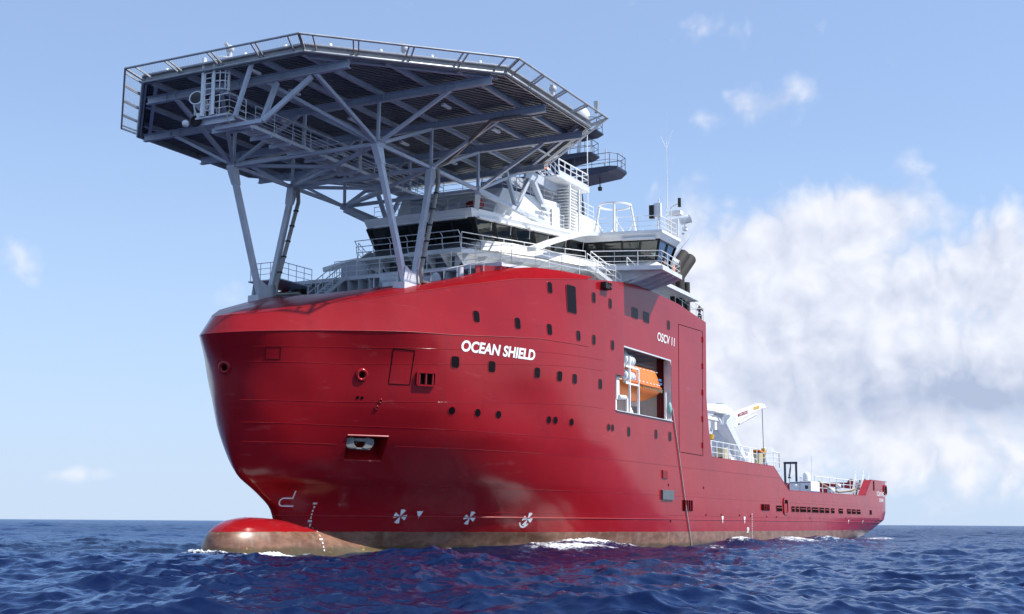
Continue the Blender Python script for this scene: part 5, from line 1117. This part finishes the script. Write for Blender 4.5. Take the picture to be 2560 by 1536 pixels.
person('person in white shirt with dark hair standing behind the control stand', (a[0], -7.4, 6.85), lookat+.5, 'shirt_white', down)
a = np.array((24.6, -10.9, 19.06)); person('person in dark clothing standing inside the glazed bridge wing', a, lookat+.4, 'shirt_navy', down)

# gantry frame with a hanging coil
a, b_ = atY(1962, 1158, -4), atY(1990, 1158, -4); gz = a[2]+.1; gx = 81.5
ga = atX(1962, 1158, gx); gb = atX(1990, 1158, gx); gz = ga[2]
gn = thing('gantry_frame', 'dark navy goalpost frame standing on the aft deck beside the deck cabins', 'gantry', (gx, (ga[1]+gb[1])/2, 3.6))
for y in (ga[1], gb[1]): MB().bar((gx, y, 3.6), (gx, y, gz-.12), .2, .2, up=(1, 0, 0)).build('post', 'navy', gn)
MB().bar((gx, ga[1]+.12*np.sign(ga[1]-gb[1]), gz), (gx, gb[1]-.12*np.sign(ga[1]-gb[1]), gz), .22, .24).build('crossbeam', 'navy', gn)
for y in (ga[1], gb[1]): MB().tube([(gx, y, gz-1.0), (gx-5.5, y+.3, 4.6)], .015, 4).build('stay', 'dkgrey', gn)
ym = ga[1]*.5+gb[1]*.5; rp = MB().tube([(gx, ym+.06*math.sin(a)+.1*(1-math.cos(a)), gz-.75-.62*(1-math.cos(a))+.3) for a in np.linspace(0, 2*math.pi, 24)], .05, 6).tube([(gx, ym, gz-.1), (gx, ym, gz-.5)], .06, 6).build('rope_coil', 'dkgrey', None); tag(rp, 'grey rope coil hanging from the crossbeam of the navy goalpost frame', 'rope')
# cabins on the aft deck
def cabin(name, label, px0, px1, pytop, L, win, side, Y1):
    e = atY(px1, pytop, Y1); x = e[0]; zt_ = e[2]; y0 = atX(px0, pytop, x)[1]
    c = thing(name, label, 'cabin', (x+L/2, (y0+Y1)/2, 3.6))
    MB().box((x+L/2, (y0+Y1)/2, (3.6+zt_)/2), (L, abs(y0-Y1), zt_-3.6)).build('shell', side, c, bevel=.03)
    mb = MB(); mb.slab([(x-.012, y0, 4.9), (x-.012, Y1, 4.9), (x-.012, Y1, zt_-.08), (x-.012, y0, zt_-.08)], (-.02, 0, 0)); mb.build('shade_grey_front', 'ltgrey', c)  # grey panel paints in the shade on the cabin's forward face
    mb = MB(); mb.bar((x-.02, y0, zt_-.12), (x-.02, Y1, zt_-.12), .06, .07); mb.build('eave', 'black', c)
    if win:
        ym_ = y0+(Y1-y0)*.62; MB().box((x-.05, ym_, zt_-.62), (.06, .42, .46)).build('window_frame', 'white', c); MB().box((x-.08, ym_, zt_-.62), (.04, .32, .36)).build('window', 'darkglass', c)
    else: MB().sphere((x-.15, y0+(Y1-y0)*.65, 5.55), .16, 10, 8).build('floodlight', 'white', c, smooth=60)
    MB().box((x+L/2, Y1-.02*1, 4.85), (L, .06, .28)).build('skirt', 'blue', c)
    return x, y0, Y1, zt_
xc, y0c, y1c, ztc = cabin('cabin', 'white deck cabin with a small dark window and shade-grey front beside the stern rail', 1999.5, 2027, 1203, 3.4, True, 'white', -9.7)
cabin('cabin', 'plain grey deck cabin with a round floodlight next to the navy frame', 1974, 1998.5, 1204.5, 3.0, False, 'ltgrey', y0c+.02)
dm = thing('satellite_dome', 'small white capsule shaped satellite dome on the roof of the windowed deck cabin', 'antenna dome', (xc+.5, (y0c+y1c)/2, ztc))
MB().lathe([(.0, .06), (.36, .06), (.38, .2), (.36, .62), (.27, .82), (.12, .93), (0, .95)], (xc+.5, (y0c+y1c)/2, ztc), n=20).build('dome', 'white', dm, smooth=60); MB().box((xc+.5, (y0c+y1c)/2, ztc+.04), (.5, .5, .08)).build('base', 'ltgrey', dm)
for px, label, mat in ((1974, 'small dark lamp on a stalk at the roof edge of the plain grey cabin', 'black'), (2003, 'small white dish lamp on a stalk between the two deck cabin roofs', 'white')):
    y = atX(px, 1200, xc)[1]; o = MB().tube([(xc, y, ztc-.1), (xc, y, ztc+.3)], .025, 6).lathe([(0, 0), (.16, .02), (.17, .12), (0, .16)], (xc, y, ztc+.28), n=12).build('roof_lamp', mat, None); tag(o, label, 'lamp')
o = MB().tube([(xc+1.6, y1c+.3, ztc-.3), (xc+1.6, y1c+.3, ztc+2.6)], .03, 6).build('whip_aerial', 'white', None); tag(o, 'thin white whip aerial standing aft of the small cabin dome', 'aerial')
# dark red winch by the stern
a = atY(2143, 1200, -3.5); wn = thing('cable_winch', 'dark red cable winch with a round drum near the stern', 'winch', (a[0], -3.5, 3.6))
mb = MB(); mb.lathe([(.0, -1.0), (1.25, -1.0), (1.25, -.85), (.7, -.8), (.7, .8), (1.25, .85), (1.25, 1.0), (0, 1.0)], (a[0], -3.5, a[2]-1.1), (.2, 1, 0), 26); mb.build('drum', 'darkred', wn, smooth=40); MB().box((a[0]+.3, -3.5, 4.6), (3.2, 2.6, 2.0)).build('frame', 'darkred', wn, bevel=.05); MB().box((a[0]+2.2, -3.5, a[2]-.35), (.5, .5, .8)).build('motor', 'black', wn)
# loose gear
o = MB().tube([A9(2047, 1204, -8.8), A9(2060, 1212, -8.8), A9(2075, 1222, -9.05), A9(2098, 1230, -9.05), A9(2130, 1226, -9.05), A9(2139, 1221, -9.05)], .07, 6).build('mooring_rope', 'rope', None); tag(o, 'tan mooring rope draped along the white stern rail', 'rope')
for px, py, lb_ in ((2081, 1228, 'white round float against the grey wall near the tan rope'), (2096, 1216, 'white round float hanging behind the white stern rail')): o = MB().sphere(A9(px, py, -9.25), .3, 12, 8).build('float', 'white', None, smooth=70); tag(o, lb_, 'float')
o = MB().slab([A9(2105, 1214, -8.4), A9(2112, 1210, -8.4), A9(2112, 1214, -8.4), A9(2105, 1216, -8.4)], (0, .1, 0)).build('blue_tarp', 'blue', None); tag(o, 'scrap of blue tarpaulin tied to the white stern rail', 'tarpaulin')
# hose down the ship's side, with the teal cover over its end
pts = [skin_pt(x, z, .06) for x, z in ((28.3, 10.2), (28.45, 9.9), (28.9, 8.6), (29.5, 7.0), (30.2, 5.0), (30.9, 3.0), (31.5, 1.4), (32.0, .1), (32.2, -.6))]; pts[0] = np.array((28.2, -10.9, 10.1))
o = MB().tube(pts, .04, 8).build('discharge_hose', 'hose', None, smooth=60); tag(o, 'grey hose hanging down the red side from the lifeboat opening into the sea', 'hose')
o = MB().sphere((28.15, -10.95, 9.95), .3, 10, 8, (.7, .5, 1.5)).build('tarpaulin', 'teal', None, smooth=60); tag(o, 'crumpled teal tarpaulin tied at the aft corner of the lifeboat opening', 'tarpaulin')
def lifebuoy(c, ax, label):
    mb = MB(); q_ = Vector((0, 0, 1)).rotation_difference(Vector(ax).normalized()); c = Vector(c)
    mb.loft([[c+q_ @ Vector(((.28+.075*math.cos(b_))*math.cos(a), (.28+.075*math.cos(b_))*math.sin(a), .075*math.sin(b_))) for b_ in np.linspace(0, 2*math.pi, 8, endpoint=False)] for a in np.linspace(0, 2*math.pi, 21)], cap=False)
    o = mb.build('lifebuoy', 'orange', None, smooth=70); tag(o, label, 'lifebuoy'); 
lifebuoy((25.4, -12.45, 19.7), (.3, -1, 0), 'orange lifebuoy hanging on the rail at the tip of the bridge wing'); lifebuoy(atY(1360, 412, -5.6), (-.5, -1, 0), 'orange lifebuoy beside the steps of the platform under the helideck')

# ------------------------------------------------------------------ the sea
rng = np.random.default_rng(11)
WDIR = R(200)                            # the wind sea runs towards here
def tile(L, N, lmin, lmax, A, seed, spread=2.0, wdir=WDIR, kp=.33):
    g = np.random.default_rng(seed); kx = 2*np.pi*np.fft.fftfreq(N, L/N); KX, KY = np.meshgrid(kx, kx, indexing='ij'); k = np.hypot(KX, KY); k[0, 0] = 1
    th_ = np.arctan2(KY, KX)-wdir; Dd = np.abs(np.cos(th_/2))**(2*spread)*.6+.06
    S = A/k**4*np.exp(-(kp/k)**2)*Dd; lam = 2*np.pi/k
    S *= 1/(1+np.exp(-(lam-lmin)/(.06*lmin)))*1/(1+np.exp((lam-lmax)/(.06*lmax))); S[0, 0] = 0
    hh = (g.standard_normal((N, N))+1j*g.standard_normal((N, N)))/np.sqrt(2)*np.sqrt(S)*(2*np.pi/L)
    f = lambda a: np.real(np.fft.ifft2(a))*N*N*1.0
    return L, N, f(hh), f(-1j*KX/k*hh), f(-1j*KY/k*hh)
def samp(a, L, N, X, Y):
    u = (X/L % 1)*N; v = (Y/L % 1)*N; i = u.astype(int) % N; j = v.astype(int) % N; fu = u-np.floor(u); fv = v-np.floor(v); i2 = (i+1) % N; j2 = (j+1) % N
    return (a[i, j]*(1-fu)+a[i2, j]*fu)*(1-fv)+(a[i, j2]*(1-fu)+a[i2, j2]*fu)*fv
AMP = .0085
T1 = tile(97.3, 512, 2.4, 30, AMP*1.05, 5, 2.0, WDIR, .55); T2 = tile(19.7, 512, .22, 2.4, AMP*3.0, 6, 1.2); T3 = tile(611, 256, 30, 150, AMP*.35, 7, 3.0, R(170), .12)
ang = np.concatenate([np.linspace(-180, -6, 60, endpoint=False), np.linspace(-6, 56, 1080), np.linspace(56, 180, 45)[1:-1]])
ang = np.radians(ang)
rad = [2.0]
while rad[-1] < 30000: r_ = rad[-1]; rad.append(r_*(1.03 if r_ < 11 else 1.0042 if r_ < 110 else 1.0066 if r_ < 420 else 1.025 if r_ < 3000 else 1.12))
rad = np.array(rad); RR, AA = np.meshgrid(rad, ang, indexing='ij'); X = CAM[0]+RR*np.cos(AA); Y = CAM[1]+RR*np.sin(AA)
infan = ((AA > R(-7)) & (AA < R(57)))*1.0
fd = lambda a, b_: np.clip((b_-RR)/(b_-a), 0, 1)
Z = np.zeros_like(X); DX = np.zeros_like(X); DY = np.zeros_like(X); chop = np.zeros_like(X)
for (L, N, h, dx_, dy_), w, lam in ((T3, fd(2500, 8000), .7), (T1, fd(450, 1300)*infan, 1.05), (T2, fd(40, 200)*infan, .8)):
    Z += w*samp(h, L, N, X, Y); DX -= w*lam*samp(dx_, L, N, X, Y); DY -= w*lam*samp(dy_, L, N, X, Y)
    if N == 512: d2 = L/N; chop += w*lam*(-(np.roll(dx_, -1, 0)-np.roll(dx_, 1, 0))[(X/L % 1*N).astype(int) % N, (Y/L % 1*N).astype(int) % N]/(2*d2)-(np.roll(dy_, -1, 1)-np.roll(dy_, 1, 1))[(X/L % 1*N).astype(int) % N, (Y/L % 1*N).astype(int) % N]/(2*d2))
# waves thrown up by the ship
wlx = np.array([p[0] for p in ctrl[1]]); wly = np.array([p[1] for p in ctrl[1]])
dist = np.where((X > -9.5) & (X < 96), np.abs(Y)-np.interp(X, np.r_[-9.3, -8.6, -7, -3, wlx[wlx > 2]], np.r_[0, 1.3, 1.9, 2.1, wly[wlx > 2]]), 99)
near = np.exp(-np.clip(dist, 0, 50)/2.2); Z = Z*(1-.35*near)
foam_src = np.zeros_like(X)
for x, off, sx, sy, hgt, fo in ((-10.0, 0, 1.5, 2.4, .22, .95), (-7.5, .7, 2.1, 1.2, .26, 1.0), (-4.2, .5, 1.4, .6, .05, .5), (10.5, 1.6, 2.2, 1.3, .16, .7), (14.2, 1.4, 2.8, 1.7, .66, 1.0), (11.0, 3.6, 3.4, 2.0, .12, .8), (17, 3.2, 3.6, 1.8, .1, .62), (18.2, .9, 2.4, 1.2, .32, .6), (34.0, 3.0, 2.0, 2.0, .36, .66), (9.0, 4.6, 3.2, 2.2, .1, .7), (24, 1.6, 4, 1.0, .05, .55), (29.5, 2.5, 3, 1.2, .06, .55), (40, 3.5, 5, 2.5, .2, .5), (48, 4, 5, 2.6, .28, .7), (56, 5, 6, 2.8, .22, .66), (67, 6, 8, 3, .1, .6), (80, 3, 9, 2.5, .08, .55), (94, 1, 6, 2.5, .12, .72)):
    e = np.exp(-((X-x)/sx)**2-((dist-off)/sy)**2)*(Y < 1.5); Z += hgt*e; foam_src = np.maximum(foam_src, fo*e)
foam = np.clip((chop-.56)*1.6, 0, 1)*.9*fd(150, 420); foam = np.maximum(foam, np.clip(foam_src*1.15-.12, 0, .85)); foam = np.maximum(foam, (.46+.3*np.exp(-((X-16)/7)**2)+.15*(X < 0))*np.exp(-np.clip(dist, 0, 9)/.45)*(dist < 8)*(np.abs(Y) < 14))
Z += rng.random(X.shape)*.16*np.clip(foam_src-.25, 0, 1); n_r, n_a = X.shape
co = np.stack([X+DX, Y+DY, Z], -1).reshape(-1, 3); co = np.vstack([co, [[CAM[0], CAM[1], 0]]])
ii, jj = np.meshgrid(np.arange(n_r-1), np.arange(n_a), indexing='ij'); j2 = (jj+1) % n_a
quads = np.stack([ii*n_a+jj, (ii+1)*n_a+jj, (ii+1)*n_a+j2, ii*n_a+j2], -1).reshape(-1, 4)
tris = np.stack([np.full(n_a, n_r*n_a), np.arange(n_a), (np.arange(n_a)+1) % n_a], -1)
me = bpy.data.meshes.new('water'); nv = len(co); nq = len(quads); nt3 = len(tris)
me.vertices.add(nv); me.vertices.foreach_set('co', co.astype(np.float32).ravel()); me.loops.add(nq*4+nt3*3); me.loops.foreach_set('vertex_index', np.concatenate([quads.ravel(), tris.ravel()]).astype(np.int32))
me.polygons.add(nq+nt3); me.polygons.foreach_set('loop_start', np.concatenate([np.arange(nq)*4, nq*4+np.arange(nt3)*3]).astype(np.int32)); me.update(calc_edges=True); me.polygons.foreach_set('use_smooth', np.ones(nq+nt3, bool))
rp_ = me.attributes.new('ripple', 'FLOAT', 'POINT'); rp_.data.foreach_set('value', np.append((1-fd(40, 200)*infan).ravel(), 1).astype(np.float32)); at_ = me.attributes.new('foam', 'FLOAT', 'POINT'); at_.data.foreach_set('value', np.append(foam.ravel(), 0).astype(np.float32))
m, b, n = principled('sea_water', (.002, .005, .027), .05, 0, .27); b.inputs['IOR'].default_value = 1.333; b.inputs['Specular Tint'].default_value = (.52, .68, 1, 1)
o = n.new('ShaderNodeTexCoord').outputs['Object']; geo = n.new('ShaderNodeNewGeometry'); ffa = n.new('ShaderNodeAttribute', attribute_name='foam').outputs['Fac']
rip = n.new('ShaderNodeAttribute', attribute_name='ripple').outputs['Fac']
w1 = n.noise(n.vm('MULTIPLY', o, (1.0, 1.6, 1)), 3.8, 5, .6); w2 = n.noise(n.vm('MULTIPLY', o, (1.3, 1.0, 1)), .6, 5, .62)
bp = n.new('ShaderNodeBump'); bp.inputs['Strength'].default_value = 1.0; bp.inputs['Distance'].default_value = .2
n.l.new(n.m('ADD', n.m('MULTIPLY', w1, n.m('ADD', .09, n.m('MULTIPLY', rip, .25))), n.m('MULTIPLY', n.m('MULTIPLY', w2, 1.5), rip)), bp.inputs['Height']); lace = n.noise(n.vm('MULTIPLY', o, (1, 1, 2)), 2.1, 9, .78); fm = n.ramp(n.m('ADD', ffa, n.m('MULTIPLY', n.m('SUBTRACT', lace, .5), 1.7)), .42, .72); fm = n.m('MULTIPLY', fm, n.ramp(ffa, .02, .16))
# deep blue body under a wind-roughened mirror: wave faces hide part of one another, so the grazing mirror never gets full
df = n.new('ShaderNodeBsdfDiffuse'); n.l.new(n.mix(fm, (.0028, .0085, .042), (.74, .77, .80)), df.inputs[0])
gs = n.new('ShaderNodeBsdfGlossy'); gs.inputs[0].default_value = (.57, .73, .98, 1); gs.inputs['Roughness'].default_value = .06
fr = n.new('ShaderNodeFresnel'); fr.inputs[0].default_value = 1.333
for q_ in (df, gs, fr): n.l.new(bp.outputs[0], q_.inputs['Normal'])
ms = n.new('ShaderNodeMixShader'); n.l.new(n.m('MULTIPLY', n.m('MULTIPLY', fr.outputs[0], .84), n.m('SUBTRACT', 1.0, fm)), ms.inputs[0]); n.l.new(df.outputs[0], ms.inputs[1]); n.l.new(gs.outputs[0], ms.inputs[2]); n.l.new(ms.outputs[0], n.n['Material Output'].inputs[0]); n.n.remove(b)
me.materials.append(m); wa = bpy.data.objects.new('water', me); COL.objects.link(wa); wa['kind'] = 'structure'
